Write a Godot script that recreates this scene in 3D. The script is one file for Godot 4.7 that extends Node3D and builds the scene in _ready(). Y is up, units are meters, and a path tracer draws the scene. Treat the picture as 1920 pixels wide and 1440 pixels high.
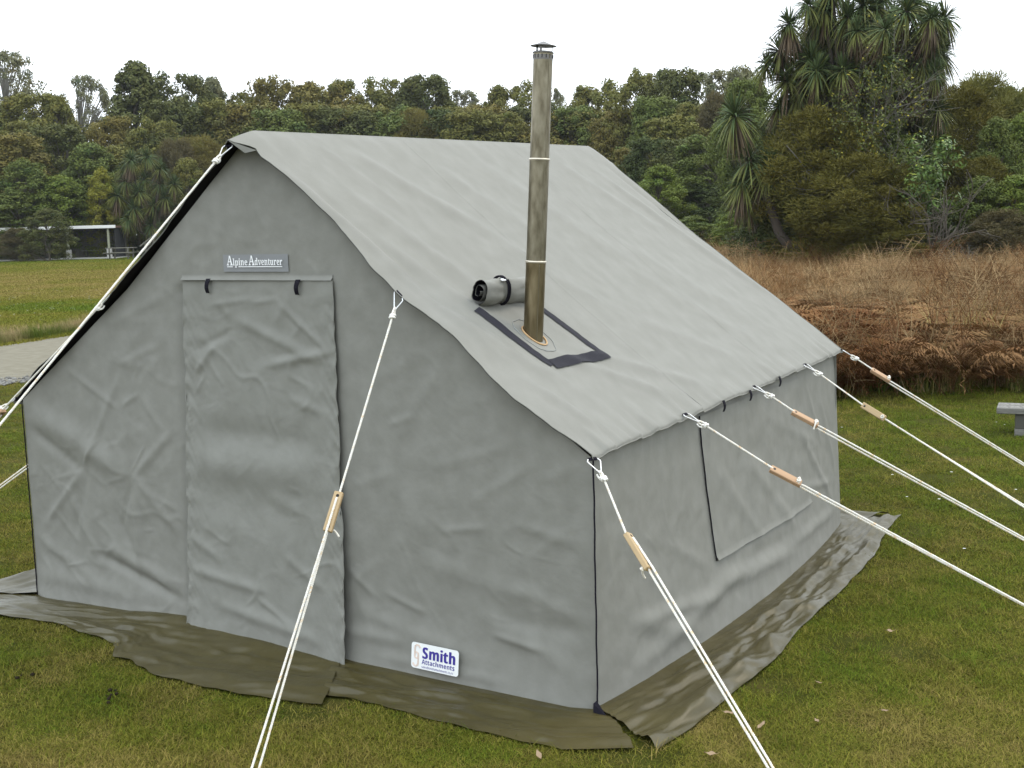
extends Node3D

var rng := RandomNumberGenerator.new()
var org := Vector3.ZERO
var n_crumple := FastNoiseLite.new()
var n_soft := FastNoiseLite.new()
var n_patch := FastNoiseLite.new()
var n_fine := FastNoiseLite.new()
var M := {}

# ---- the tent's measured corners (metres; front wall in the plane z = 0) ----
const B0 := Vector3(-1.571, 0.0, 0.019)
const B1 := Vector3(1.591, 0.0, -0.008)
const B2 := Vector3(1.609, 0.0, -3.079)
const B3 := Vector3(-1.553, 0.0, -3.06)
const RF := Vector3(0.024, 2.228, -0.009)
const RB := Vector3(-0.003, 2.28, -3.048)
const E1 := Vector3(1.592, 0.978, -0.004)
const E2 := Vector3(1.592, 1.036, -3.072)
const E0 := Vector3(-1.625, 1.0, 0.02)
const E3 := Vector3(-1.62, 1.03, -3.05)
const EYE := Vector3(3.587, 1.825, 3.805)

class MB:
	var v := PackedVector3Array()
	var n := PackedVector3Array()
	var uv := PackedVector2Array()
	var c := PackedColorArray()
	var ix := PackedInt32Array()

	func grid(p: PackedVector3Array, w: int, h: int, flip := false, closed := false, us := 1.0, vs := 1.0, col := Color.WHITE) -> void:
		var base := v.size()
		var nn := PackedVector3Array()
		nn.resize(w * h)
		for j in h - 1:
			for i in w - 1:
				var a := j * w + i
				var b := a + 1
				var d := a + w
				var e := d + 1
				if flip:
					ix.append_array([base + a, base + d, base + b, base + b, base + d, base + e])
				else:
					ix.append_array([base + a, base + b, base + d, base + b, base + e, base + d])
				var f := (p[e] - p[a]).cross(p[b] - p[d])
				if flip:
					f = -f
				nn[a] += f
				nn[b] += f
				nn[d] += f
				nn[e] += f
		if closed:
			for j in h:
				var s := nn[j * w] + nn[j * w + w - 1]
				nn[j * w] = s
				nn[j * w + w - 1] = s
		for k in w * h:
			nn[k] = nn[k].normalized()
			uv.append(Vector2(us * float(k % w) / (w - 1), vs * float(k / w) / (h - 1)))
			c.append(col)
		v.append_array(p)
		n.append_array(nn)

	func tri(a: Vector3, b: Vector3, d: Vector3, out: Vector3, col := Color.WHITE) -> void:
		var f := (d - a).cross(b - a)
		if f.length_squared() < 1e-16:
			return
		f = f.normalized()
		if f.dot(out) < 0.0:
			f = -f
			var t := b
			b = d
			d = t
		var base := v.size()
		v.append_array([a, b, d])
		n.append_array([f, f, f])
		uv.append_array([Vector2(0, 0), Vector2(1, 0), Vector2(0, 1)])
		c.append_array([col, col, col])
		ix.append_array([base, base + 1, base + 2])

	func quad(a: Vector3, b: Vector3, d: Vector3, e: Vector3, out: Vector3, col := Color.WHITE, ul := 1.0, vl := 1.0) -> void:
		# corners in order round the quad
		var f := (d - a).cross(b - a)
		if f.length_squared() < 1e-16:
			f = (e - a).cross(d - a)
		f = f.normalized()
		var rev := f.dot(out) < 0.0
		if rev:
			f = -f
		var base := v.size()
		v.append_array([a, b, d, e])
		n.append_array([f, f, f, f])
		uv.append_array([Vector2(0, 0), Vector2(ul, 0), Vector2(ul, vl), Vector2(0, vl)])
		c.append_array([col, col, col, col])
		if rev:
			ix.append_array([base, base + 2, base + 1, base, base + 3, base + 2])
		else:
			ix.append_array([base, base + 1, base + 2, base, base + 2, base + 3])

	# a box with chamfered edges
	func cbox(t: Transform3D, size: Vector3, ch: float, col := Color.WHITE) -> void:
		var h := size * 0.5
		var pt := func(k: int, s: Vector3) -> Vector3:
			var q := Vector3(s.x * (h.x - ch), s.y * (h.y - ch), s.z * (h.z - ch))
			q[k] = s[k] * h[k]
			return t * q
		for k in 3:
			var l := (k + 1) % 3
			var m := (k + 2) % 3
			for sk in [-1.0, 1.0]:
				var s: Array = []
				for q in [[-1.0, -1.0], [1.0, -1.0], [1.0, 1.0], [-1.0, 1.0]]:
					var z := Vector3.ZERO
					z[k] = sk
					z[l] = q[0]
					z[m] = q[1]
					s.append(pt.call(k, z))
				var o := Vector3.ZERO
				o[k] = sk
				quad(s[0], s[1], s[2], s[3], t.basis * o, col, size[l], size[m])
				for sl in [-1.0, 1.0]:
					var z0 := Vector3.ZERO
					z0[k] = sk
					z0[l] = sl
					var za := z0
					var zb := z0
					za[m] = -1.0
					zb[m] = 1.0
					quad(pt.call(k, za), pt.call(k, zb), pt.call(l, zb), pt.call(l, za), t.basis * z0, col)
		for sx in [-1.0, 1.0]:
			for sy in [-1.0, 1.0]:
				for sz in [-1.0, 1.0]:
					var s := Vector3(sx, sy, sz)
					tri(pt.call(0, s), pt.call(1, s), pt.call(2, s), t.basis * s, col)

	func tube(path: PackedVector3Array, r0: float, r1: float, sides := 6, col := Color.WHITE, cap := true, vlen := 1.0) -> void:
		var m := path.size()
		var p := PackedVector3Array()
		var up := Vector3.UP
		var d0 := (path[1] - path[0]).normalized()
		if absf(d0.dot(up)) > 0.9:
			up = Vector3.RIGHT
		var x := up.cross(d0).normalized()
		for j in m:
			var d := (path[mini(j + 1, m - 1)] - path[maxi(j - 1, 0)]).normalized()
			x = (x - d * x.dot(d)).normalized()
			var y := d.cross(x)
			var r := lerpf(r0, r1, float(j) / (m - 1))
			for i in sides + 1:
				var a := TAU * i / sides
				p.append(path[j] + (x * cos(a) + y * sin(a)) * r)
		grid(p, sides + 1, m, false, true, 1.0, vlen, col)
		if cap:
			for e in [0, m - 1]:
				var o := (path[0] - path[1]) if e == 0 else (path[m - 1] - path[m - 2])
				for i in range(1, sides - 1):
					tri(p[e * (sides + 1)], p[e * (sides + 1) + i], p[e * (sides + 1) + i + 1], o, col)

	func lathe(prof: PackedVector2Array, t: Transform3D, sides := 24, col := Color.WHITE) -> void:
		var p := PackedVector3Array()
		for q in prof:
			for i in sides + 1:
				var a := TAU * i / sides
				p.append(t * Vector3(q.x * cos(a), q.y, q.x * sin(a)))
		grid(p, sides + 1, prof.size(), false, true, 1.0, 1.0, col)

	func mesh(o := Vector3.ZERO) -> ArrayMesh:
		var a := []
		a.resize(Mesh.ARRAY_MAX)
		if o != Vector3.ZERO:
			for i in v.size():
				v[i] -= o
		a[Mesh.ARRAY_VERTEX] = v
		a[Mesh.ARRAY_NORMAL] = n
		a[Mesh.ARRAY_TEX_UV] = uv
		a[Mesh.ARRAY_COLOR] = c
		a[Mesh.ARRAY_INDEX] = ix
		var m := ArrayMesh.new()
		m.add_surface_from_arrays(Mesh.PRIMITIVE_TRIANGLES, a)
		return m


func numbered(called: String) -> String:
	if not has_node(called):
		return called
	var k := 1
	while has_node("%s_%03d" % [called, k]):
		k += 1
	return "%s_%03d" % [called, k]


func tag(o: Node, label: String, category := "", group := "", kind := "") -> void:
	if label:
		o.set_meta("label", label)
	if category:
		o.set_meta("category", category)
	if group:
		o.set_meta("group", group)
	if kind:
		o.set_meta("kind", kind)


func thing(called: String, label: String, category: String, at := Vector3.ZERO, group := "") -> Node3D:
	var o := Node3D.new()
	o.name = numbered(called)
	o.position = at
	add_child(o)
	tag(o, label, category, group)
	org = at
	return o


func put(called: String, mesh: Mesh, mat: Material, parent: Node = null) -> MeshInstance3D:
	var o := MeshInstance3D.new()
	o.mesh = mesh
	o.material_override = mat
	if parent == null:
		o.name = numbered(called)
		add_child(o)
	else:
		var nm := called
		var k := 1
		while parent.has_node(nm):
			nm = "%s_%03d" % [called, k]
			k += 1
		o.name = nm
		parent.add_child(o, true)
	return o


# a part whose builder holds world coordinates, under a thing whose origin is org
func part(called: String, b: MB, mat: Material, parent: Node) -> MeshInstance3D:
	return put(called, b.mesh(org), mat, parent)


func lin(r: float, g: float, b: float) -> Color:
	return Color(r, g, b).linear_to_srgb()


func mat(r: float, g: float, b: float, rough := 0.8, metal := 0.0, vcol := false) -> StandardMaterial3D:
	var m := StandardMaterial3D.new()
	m.albedo_color = lin(r, g, b)
	m.roughness = rough
	m.metallic = metal
	m.vertex_color_use_as_albedo = vcol
	m.cull_mode = BaseMaterial3D.CULL_DISABLED
	return m


func noise_tex(freq: float, lo: Color, hi: Color, size := 512, octaves := 4, kind := FastNoiseLite.TYPE_SIMPLEX_SMOOTH, sd := 1, mid = null) -> NoiseTexture2D:
	var f := FastNoiseLite.new()
	f.noise_type = kind
	f.frequency = freq
	f.fractal_octaves = octaves
	f.seed = sd
	var t := NoiseTexture2D.new()
	t.width = size
	t.height = size
	t.seamless = true
	t.noise = f
	var g := Gradient.new()
	if mid != null:
		g.offsets = PackedFloat32Array([0.0, 0.5, 1.0])
		g.colors = PackedColorArray([lo, mid, hi])
	else:
		g.offsets = PackedFloat32Array([0.0, 1.0])
		g.colors = PackedColorArray([lo, hi])
	t.color_ramp = g
	return t


func normal_tex(freq: float, bump: float, size := 512, octaves := 3, sd := 3) -> NoiseTexture2D:
	var f := FastNoiseLite.new()
	f.noise_type = FastNoiseLite.TYPE_SIMPLEX_SMOOTH
	f.frequency = freq
	f.fractal_octaves = octaves
	f.seed = sd
	var t := NoiseTexture2D.new()
	t.width = size
	t.height = size
	t.seamless = true
	t.noise = f
	t.as_normal_map = true
	t.bump_strength = bump
	return t


func triplanar(m: StandardMaterial3D, s: float) -> void:
	m.uv1_triplanar = true
	m.uv1_world_triplanar = true
	m.uv1_scale = Vector3(s, s, s)


func make_materials() -> void:
	# canvas: cool grey cotton duck
	var cv := mat(1, 1, 1, 0.72)
	cv.albedo_texture = noise_tex(0.012, lin(0.179, 0.176, 0.153), lin(0.222, 0.219, 0.195), 512, 5)
	cv.normal_enabled = true
	cv.normal_texture = normal_tex(0.05, 2.0, 512, 4)
	cv.normal_scale = 0.14
	triplanar(cv, 1.3)
	M.canvas = cv
	var cd := cv.duplicate() as StandardMaterial3D
	cd.albedo_texture = noise_tex(0.012, lin(0.178, 0.176, 0.153), lin(0.217, 0.216, 0.192), 512, 5, FastNoiseLite.TYPE_SIMPLEX_SMOOTH, 9)
	M.door = cd
	# olive groundsheet plastic
	var pv := mat(1, 1, 1, 0.34)
	pv.albedo_texture = noise_tex(0.01, lin(0.046, 0.037, 0.010), lin(0.066, 0.054, 0.017), 512, 5, FastNoiseLite.TYPE_SIMPLEX_SMOOTH, 5)
	pv.roughness_texture = noise_tex(0.008, Color(0.26, 0.26, 0.26), Color(0.55, 0.55, 0.55), 256, 4, FastNoiseLite.TYPE_SIMPLEX_SMOOTH, 6)
	pv.roughness = 1.0
	pv.normal_enabled = true
	pv.normal_texture = normal_tex(0.02, 4.0, 512, 3, 8)
	pv.normal_scale = 0.22
	triplanar(pv, 1.1)
	pv.metallic_specular = 0.45
	M.plastic = pv
	M.black = mat(0.012, 0.011, 0.016, 0.8)
	M.black.metallic_specular = 0.2
	M.lining = mat(0.014, 0.013, 0.014, 0.9)
	M.lining.metallic_specular = 0.15
	M.hook = mat(0.016, 0.015, 0.022, 0.95)
	M.hook.normal_enabled = true
	M.hook.normal_texture = normal_tex(0.2, 3.0, 256, 2, 12)
	triplanar(M.hook, 8.0)
	M.wire = mat(0.72, 0.72, 0.72, 0.35, 0.55)
	# rope: white braid with cream and orange flecks
	var rp := mat(1, 1, 1, 0.9)
	rp.albedo_texture = noise_tex(0.06, lin(0.8, 0.78, 0.72), lin(0.7, 0.36, 0.1), 256, 2, FastNoiseLite.TYPE_VALUE, 4, lin(0.78, 0.75, 0.68))
	(rp.albedo_texture as NoiseTexture2D).color_ramp.offsets = PackedFloat32Array([0.0, 0.66, 1.0])
	rp.uv1_scale = Vector3(0.4, 4, 1)
	M.rope = rp
	M.rope_white = mat(0.82, 0.8, 0.75, 0.9)
	var wd := mat(1, 1, 1, 0.6)
	wd.albedo_texture = noise_tex(0.02, lin(0.33, 0.195, 0.105), lin(0.45, 0.29, 0.17), 256, 5, FastNoiseLite.TYPE_SIMPLEX_SMOOTH, 7)
	wd.uv1_scale = Vector3(1.5, 0.25, 1)
	M.wood = wd
	var wp := wd.duplicate() as StandardMaterial3D
	wp.albedo_texture = noise_tex(0.02, lin(0.38, 0.26, 0.13), lin(0.47, 0.345, 0.19), 256, 5, FastNoiseLite.TYPE_SIMPLEX_SMOOTH, 17)
	M.wood_pale = wp
	# stove pipe: tarnished galvanised steel
	var st := mat(1, 1, 1, 0.42, 0.93)
	st.albedo_texture = noise_tex(0.012, lin(0.105, 0.09, 0.058), lin(0.27, 0.245, 0.18), 512, 5, FastNoiseLite.TYPE_SIMPLEX_SMOOTH, 21, lin(0.195, 0.173, 0.12))
	st.uv1_scale = Vector3(0.9, 0.55, 1)
	st.roughness_texture = noise_tex(0.02, Color(0.30, 0.30, 0.30), Color(0.5, 0.5, 0.5), 256, 4, FastNoiseLite.TYPE_SIMPLEX_SMOOTH, 22)
	st.roughness = 1.0
	M.steel = st
	var sb := st.duplicate() as StandardMaterial3D
	sb.albedo_texture = noise_tex(0.012, lin(0.10, 0.077, 0.04), lin(0.25, 0.205, 0.125), 512, 5, FastNoiseLite.TYPE_SIMPLEX_SMOOTH, 23, lin(0.175, 0.14, 0.08))
	M.steel_brown = sb
	M.band = mat(0.62, 0.56, 0.46, 0.35, 0.7)
	M.tin = mat(0.16, 0.15, 0.14, 0.5, 0.5)
	M.soot = mat(0.02, 0.018, 0.016, 0.9)
	M.tan = mat(0.5, 0.32, 0.16, 0.8)
	M.stitch = mat(0.27, 0.275, 0.26, 0.8)
	M.patch = mat(0.20, 0.205, 0.21, 0.45)
	M.white_print = mat(0.85, 0.85, 0.85, 0.6)
	M.label_white = mat(0.78, 0.79, 0.78, 0.5)
	M.blue_print = mat(0.035, 0.022, 0.24, 0.5)
	M.peach_print = mat(0.72, 0.52, 0.4, 0.5)
	# ground
	var gm := mat(1, 1, 1, 0.95)
	gm.albedo_texture = noise_tex(0.011, lin(0.034, 0.034, 0.008), lin(0.072, 0.056, 0.019), 1024, 6, FastNoiseLite.TYPE_SIMPLEX_SMOOTH, 31, lin(0.046, 0.05, 0.010))
	triplanar(gm, 0.23)
	gm.metallic_specular = 0.1
	M.ground = gm
	var rd := mat(1, 1, 1, 0.9)
	rd.albedo_texture = noise_tex(0.02, lin(0.152, 0.138, 0.102), lin(0.215, 0.198, 0.152), 1024, 6, FastNoiseLite.TYPE_SIMPLEX_SMOOTH, 33)
	triplanar(rd, 0.22)
	rd.metallic_specular = 0.2
	M.road = rd
	M.stone = mat(1, 1, 1, 0.85, 0.0, true)
	M.grass = mat(1, 1, 1, 0.75, 0.0, true)
	M.grass.metallic_specular = 0.12
	M.grass.backlight_enabled = true
	M.grass.backlight = Color(0.35, 0.35, 0.35)
	M.leaf = mat(1, 1, 1, 0.6, 0.0, true)
	M.leaf.metallic_specular = 0.3
	M.bark = mat(0.1, 0.085, 0.065, 0.9)
	M.bark_pale = mat(0.2, 0.19, 0.165, 0.9)
	M.bark_grey = mat(0.13, 0.12, 0.10, 0.9)
	M.bark_dark = mat(0.05, 0.038, 0.028, 0.9)
	var tints := {"dark": [0.1, 0.108, 0.036], "olive": [0.152, 0.148, 0.04], "brown": [0.168, 0.144, 0.042], "gold": [0.125, 0.112, 0.026], "bright": [0.14, 0.178, 0.036], "yellow": [0.22, 0.215, 0.035],
		"grey": [0.175, 0.175, 0.095], "mid": [0.118, 0.145, 0.038], "rust": [0.125, 0.105, 0.052], "deep": [0.066, 0.084, 0.028]}
	for k in tints:
		var t: Array = tints[k]
		var m := mat(t[0], t[1], t[2], 0.6, 0.0, true)
		m.metallic_specular = 0.2
		m.backlight_enabled = true
		m.backlight = Color(0.45, 0.45, 0.3)
		M["leaf_" + k] = m
	# weathered timber
	var gt := mat(1, 1, 1, 0.9)
	gt.albedo_texture = noise_tex(0.03, lin(0.10, 0.096, 0.085), lin(0.25, 0.24, 0.215), 256, 5, FastNoiseLite.TYPE_SIMPLEX_SMOOTH, 41)
	gt.uv1_scale = Vector3(1.2, 5.0, 1)
	M.old_wood = gt
	M.old_dark = mat(0.075, 0.072, 0.06, 0.9)
	M.board = mat(0.12, 0.115, 0.09, 0.9)
	M.dark_board = mat(0.02, 0.02, 0.02, 0.9)
	M.fascia = mat(0.75, 0.74, 0.7, 0.6)
	M.soffit = mat(0.16, 0.09, 0.07, 0.9)
	M.post_paint = mat(0.28, 0.29, 0.2, 0.8)
	M.concrete = mat(0.4, 0.39, 0.36, 0.9)
	M.dead_leaf = mat(0.27, 0.19, 0.115, 0.8)
	M.soil = mat(0.026, 0.021, 0.014, 0.95)
	M.soil.metallic_specular = 0.1
	M.daisy = mat(0.6, 0.6, 0.57, 0.7)


func fold(x: float, y: float, list: Array) -> float:
	var s := 0.0
	for e in list:
		var ax: float = e[2] - e[0]
		var ay: float = e[3] - e[1]
		var l2 := ax * ax + ay * ay
		var t: float = ((x - e[0]) * ax + (y - e[1]) * ay) / l2
		if t <= 0.0 or t >= 1.0:
			continue
		var d: float = ((x - e[0]) * ay - (y - e[1]) * ax) / sqrt(l2)
		var w: float = e[4]
		if absf(d) > 3.0 * w:
			continue
		s += e[5] * exp(-d * d / (w * w)) * smoothstep(0.0, 0.3, t) * (1.0 - smoothstep(0.7, 1.0, t))
	return s


func crumple(x: float, y: float, big: float, small: float, crisp := 0.002) -> float:
	var wx := x + 0.12 * n_soft.get_noise_2d(x * 3.0 + 31.0, y * 3.0)
	var wy := y + 0.12 * n_soft.get_noise_2d(x * 3.0, y * 3.0 + 57.0)
	var r := 1.0 - absf(n_crumple.get_noise_2d(wx * 2.2, wy * 2.2)) * 2.0
	var q := 1.0 - absf(n_crumple.get_noise_2d(wx * 6.0 + 90.0, wy * 6.0)) * 2.0
	# a few sharp, wandering creases
	var s1 := n_crumple.get_noise_2d(x * 1.15 + y * 0.5 + 300.0, y * 0.8 - x * 0.2 + 70.0)
	var s2 := n_crumple.get_noise_2d(x * 0.7 - y * 0.75 + 500.0, y * 1.2 + x * 0.45 + 20.0)
	var sharp := exp(-s1 * s1 / 0.0016) * smoothstep(-0.05, 0.25, n_soft.get_noise_2d(x * 2.1 + 8.0, y * 2.1))
	sharp += exp(-s2 * s2 / 0.0014) * smoothstep(0.0, 0.3, n_soft.get_noise_2d(x * 2.3, y * 2.3 + 40.0))
	return big * r + small * q + crisp * sharp + big * 1.2 * n_soft.get_noise_2d(x * 1.7, y * 1.7)


func gable(x: float) -> float:
	# height of the front wall's sloping edge
	if x > 0.015:
		var s := (x - 0.015) / (1.585 - 0.015)
		return lerpf(2.212, 0.966, s) - 0.050 * (1.0 - absf(2.0 * s - 1.0)) - 0.004
	var l := (0.015 - x) / (0.015 + 1.572)
	return lerpf(2.208, 1.01, l) - 0.050 * (1.0 - absf(2.0 * l - 1.0))


const FRONT_BOTTOM := [[-1.6, 0.006], [-1.0, 0.03], [-0.5, 0.07], [0.0, 0.05], [0.5, 0.02], [1.06, 0.012], [1.6, 0.006]]


func along(list: Array, x: float) -> float:
	for i in list.size() - 1:
		if x <= list[i + 1][0]:
			var t := clampf((x - list[i][0]) / (list[i + 1][0] - list[i][0]), 0.0, 1.0)
			return lerpf(list[i][1], list[i + 1][1], t * t * (3.0 - 2.0 * t))
	return list[-1][1]


const FOLDS_FRONT := [
	[-1.28, 1.2, -0.84, 0.98, 0.013, 0.0060], [-0.874, 1.01, -0.72, 1.09, 0.014, 0.0040],
	[-1.62, 0.99, -0.74, 0.66, 0.060, 0.0182], [-1.6, 0.9, -1.1, 0.66, 0.028, -0.0084],
	[-1.12, 0.72, -1.5, 0.36, 0.022, 0.0084], [-1.11, 0.73, -1.27, 0.3, 0.024, -0.0063],
	[-0.82, 0.67, -0.5, 0.95, 0.024, 0.0084], [-0.84, 0.72, -0.48, 0.42, 0.024, 0.0070],
	[-1.15, 0.3, -0.44, 0.12, 0.024, -0.0140], [-1.12, 0.36, -0.46, 0.18, 0.032, 0.0112],
	[-1.17, 0.66, -0.83, 1.22, 0.022, 0.0063], [-1.65, 0.36, -1.02, 0.12, 0.032, 0.0084],
	[-0.75, 1.09, -0.58, 0.9, 0.013, 0.0045], [-1.55, 0.13, -0.8, 0.12, 0.040, 0.0084],
	[-0.79, 0.7, -0.81, 0.16, 0.022, 0.0099], [-1.3, 0.62, -1.05, 0.2, 0.024, 0.0063], [-0.98, 0.55, -0.75, 0.2, 0.024, -0.0056],
	[-0.95, 1.38, -0.5, 1.55, 0.024, 0.0056], [-0.9, 1.2, -0.55, 1.32, 0.020, 0.0042],
	[0.36, 0.15, 0.8, 0.14, 0.028, 0.0080], [0.45, 0.25, 1.12, 0.11, 0.036, 0.0070], [0.39, 0.27, 0.64, 0.5, 0.024, 0.0045],
	[0.7, 0.95, 0.95, 1.29, 0.028, 0.0035], [0.85, 0.86, 1.27, 0.99, 0.024, 0.0035], [1, 0.71, 1.39, 0.95, 0.020, 0.0035],
	[0.55, 1.17, 0.97, 1.37, 0.024, 0.0030], [1.18, 0.45, 1.57, 0.34, 0.032, 0.0060], [0.78, 0.5, 1.36, 0.39, 0.040, 0.0060],
	[1.35, 0.85, 1.58, 0.95, 0.024, 0.0035], [1, 0.35, 1.55, 0.12, 0.040, 0.0070], [0.6, 0.9, 0.9, 0.55, 0.040, 0.0040],
	[0.45, 0.75, 0.75, 0.85, 0.024, 0.0030], [1.1, 0.3, 1.58, 0.3, 0.032, -0.0050], [0.5, 0.07, 1.3, 0.055, 0.024, 0.0060],
	[1.2, 0.7, 1.57, 0.62, 0.024, 0.0040], [1.3, 0.55, 1.58, 0.75, 0.020, 0.0030],
	[-1.16, 0.7, -1.02, 0.86, 0.010, 0.0041], [-1.14, 0.7, -0.98, 0.62, 0.013, 0.0019], [-1.15, 0.69, -1.18, 0.5, 0.008, 0.0033], [-1.13, 0.69, -1.4, 0.62, 0.014, 0.0025],
	[-0.83, 0.69, -0.7, 0.86, 0.007, 0.0038], [-0.82, 0.69, -0.62, 0.66, 0.010, 0.0016], [-0.82, 0.68, -0.72, 0.5, 0.013, 0.0030], [-0.83, 0.69, -1, 0.64, 0.010, 0.0027], [-0.81, 0.68, -0.92, 0.4, 0.014, -0.0049],
	[-1.25, 0.46, -1.05, 0.28, 0.010, 0.0023], [-1.42, 0.5, -1.2, 0.3, 0.014, 0.0040], [-1, 0.9, -0.86, 0.76, 0.016, 0.0025], [-0.7, 0.62, -0.5, 0.55, 0.012, 0.0038],
	[-0.95, 0.36, -0.62, 0.3, 0.016, 0.0020], [-1.5, 0.72, -1.3, 0.55, 0.010, 0.0030], [-1.35, 0.22, -1.15, 0.1, 0.016, 0.0039],
	[0.62, 0.34, 0.86, 0.27, 0.014, 0.0055], [0.45, 0.42, 0.6, 0.3, 0.014, 0.0055], [0.9, 0.62, 1.15, 0.66, 0.016, 0.0044], [1.12, 0.24, 1.4, 0.2, 0.016, 0.0066], [0.66, 1.02, 0.82, 1.08, 0.014, 0.0044]]


func front_point(x: float, y: float) -> Vector3:
	var t := (x + 1.571) / 3.162
	var z := lerpf(0.019, -0.008, t)
	var edge := clampf((gable(x) - y) / 0.25, 0.0, 1.0) * clampf((1.59 - absf(x)) / 0.1, 0.0, 1.0)
	z += (fold(x, y, FOLDS_FRONT) + crumple(x, y, lerpf(0.0026, 0.0012, smoothstep(-0.6, 0.5, x)), 0.0006, lerpf(0.0030, 0.0016, smoothstep(-0.6, 0.3, x)))) * (0.35 + 0.65 * edge)
	# behind the door flap the wall lies flat and a little farther in
	var hid := smoothstep(0.45, 0.38, x + 0.012) * smoothstep(-0.50, -0.43, x) * smoothstep(1.60, 1.54, y)
	z = lerpf(z, lerpf(0.019, -0.008, t) - 0.014, hid)
	z += 0.03 * pow(clampf(1.0 - y / 0.35, 0.0, 1.0), 2.0) * edge
	z += 0.025 * sin(PI * clampf(t, 0, 1)) * smoothstep(1.4, 0.5, y)
	return Vector3(x, y, z)


const FOLDS_DOOR := [
	[-0.3, 1.49, 0.03, 1.53, 0.014, 0.0075], [-0.03, 1.505, 0.15, 1.53, 0.013, 0.0075], [-0.14, 1.45, 0.36, 1.27, 0.025, 0.0083],
	[0.02, 1.235, 0.45, 1.32, 0.021, 0.0090], [0.09, 1.55, 0.42, 1.29, 0.015, 0.0067], [-0.19, 1.36, -0.38, 1.17, 0.017, 0.0067],
	[-0.48, 0.32, 0.08, 0.26, 0.025, 0.0105], [-0.33, 0.19, 0.4, 0.09, 0.028, 0.0112], [0.3, 0.62, 0.02, 0.69, 0.035, 0.0075],
	[-0.45, 0.93, 0.43, 0.93, 0.070, -0.0135], [-0.47, 0.8, 0.42, 0.8, 0.070, 0.0120], [-0.48, 0.66, 0.4, 0.62, 0.090, -0.0105],
	[-0.25, 1.57, -0.12, 1.42, 0.021, 0.0060], [0.22, 1.58, 0.1, 1.4, 0.021, 0.0053], [-0.38, 1.28, -0.1, 1.4, 0.021, -0.0060],
	[-0.05, 0.25, 0.2, 0.13, 0.014, 0.0060], [0.12, 0.45, 0.4, 0.3, 0.021, 0.0060], [-0.45, 0.48, -0.2, 0.36, 0.021, 0.0060], [0.15, 1.12, 0.4, 1.05, 0.021, 0.0053]]


func door_point(u: float, v: float) -> Vector3:
	# u 0..1 left to right, v 0..1 top to bottom
	var x := lerpf(lerpf(-0.419, 0.424, u), lerpf(-0.438, 0.470, u), v)
	var lift := 0.02 + 0.004 * sin(u * 9.0)
	var y := lerpf(lerpf(1.606, 1.602, u), lift, v)
	var z := 0.004 + 0.010 * sin(PI * v) + 0.06 * pow(v, 4.0)
	z += 0.025 * smoothstep(1.4, 0.5, y)
	var e := minf(u, 1.0 - u)
	z += fold(x, y, FOLDS_DOOR) * smoothstep(0.0, 0.12, v) + crumple(x + 9.0, y, 0.0020, 0.0010, 0.0036) * smoothstep(0.0, 0.06, v)
	z += 0.0035 * sin(y * 62.0 + 4.0 * n_soft.get_noise_1d(y * 9.0 + u * 30.0)) * exp(-e * 16.0) * smoothstep(0.02, 0.1, v)
	x += 0.012 * n_soft.get_noise_1d(y * 4.0 + u * 2.5)
	return Vector3(x, y, z + 0.01)


const FOLDS_SIDE := [
	[0.2, 0.27, 1.12, 0.16, 0.030, 0.0132], [0.9, 0.22, 2.1, 0.12, 0.038, 0.0132], [1.1, 0.24, 2.1, 0.2, 0.038, -0.0072],
	[1.95, 0.16, 2.95, 0.14, 0.030, 0.0096], [0.1, 0.06, 1.6, 0.26, 0.038, 0.0108], [1.5, 0.72, 2.2, 0.15, 0.038, 0.0084],
	[2.28, 0.75, 2.92, 0.12, 0.030, 0.0096], [1.14, 0.76, 1.72, 0.17, 0.038, 0.0084], [0.05, 0.92, 0.16, 0.4, 0.022, 0.0048],
	[1.78, 0.85, 2.75, 0.53, 0.030, 0.0060], [0.22, 0.28, 0.93, 0.03, 0.038, 0.0096], [2.5, 0.95, 2.75, 0.5, 0.022, 0.0072],
	[2.2, 0.4, 2.9, 0.3, 0.022, 0.0072], [2.7, 0.9, 2.98, 0.3, 0.026, 0.0072], [0.6, 0.5, 1, 0.3, 0.030, 0.0060], [0.15, 0.7, 0.7, 0.2, 0.045, 0.0060]]


func side_point(a: float, y: float) -> Vector3:
	# a: metres back from the front right corner
	var t := clampf(a / 3.07, 0.0, 1.0)
	var top := lerpf(0.985, 1.043, t)
	var f := clampf(y / top, 0.0, 1.0)
	var x := lerpf(lerpf(1.591, 1.609, t), lerpf(1.566, 1.562, t), f)
	var z := lerpf(-0.008, -3.075, t)
	var bow := 0.10 * pow(sin(PI * t), 0.8) * pow(1.0 - f, 1.6) - 0.015 * sin(PI * t) * f
	var e := clampf(minf(t, 1.0 - t) / 0.04, 0.0, 1.0)
	x += bow + (fold(a, y, FOLDS_SIDE) + crumple(a + 21.0, y, 0.0024, 0.0008)) * (0.25 + 0.75 * e) * (1.0 - 0.6 * f * f)
	return Vector3(x, y, z)


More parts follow.
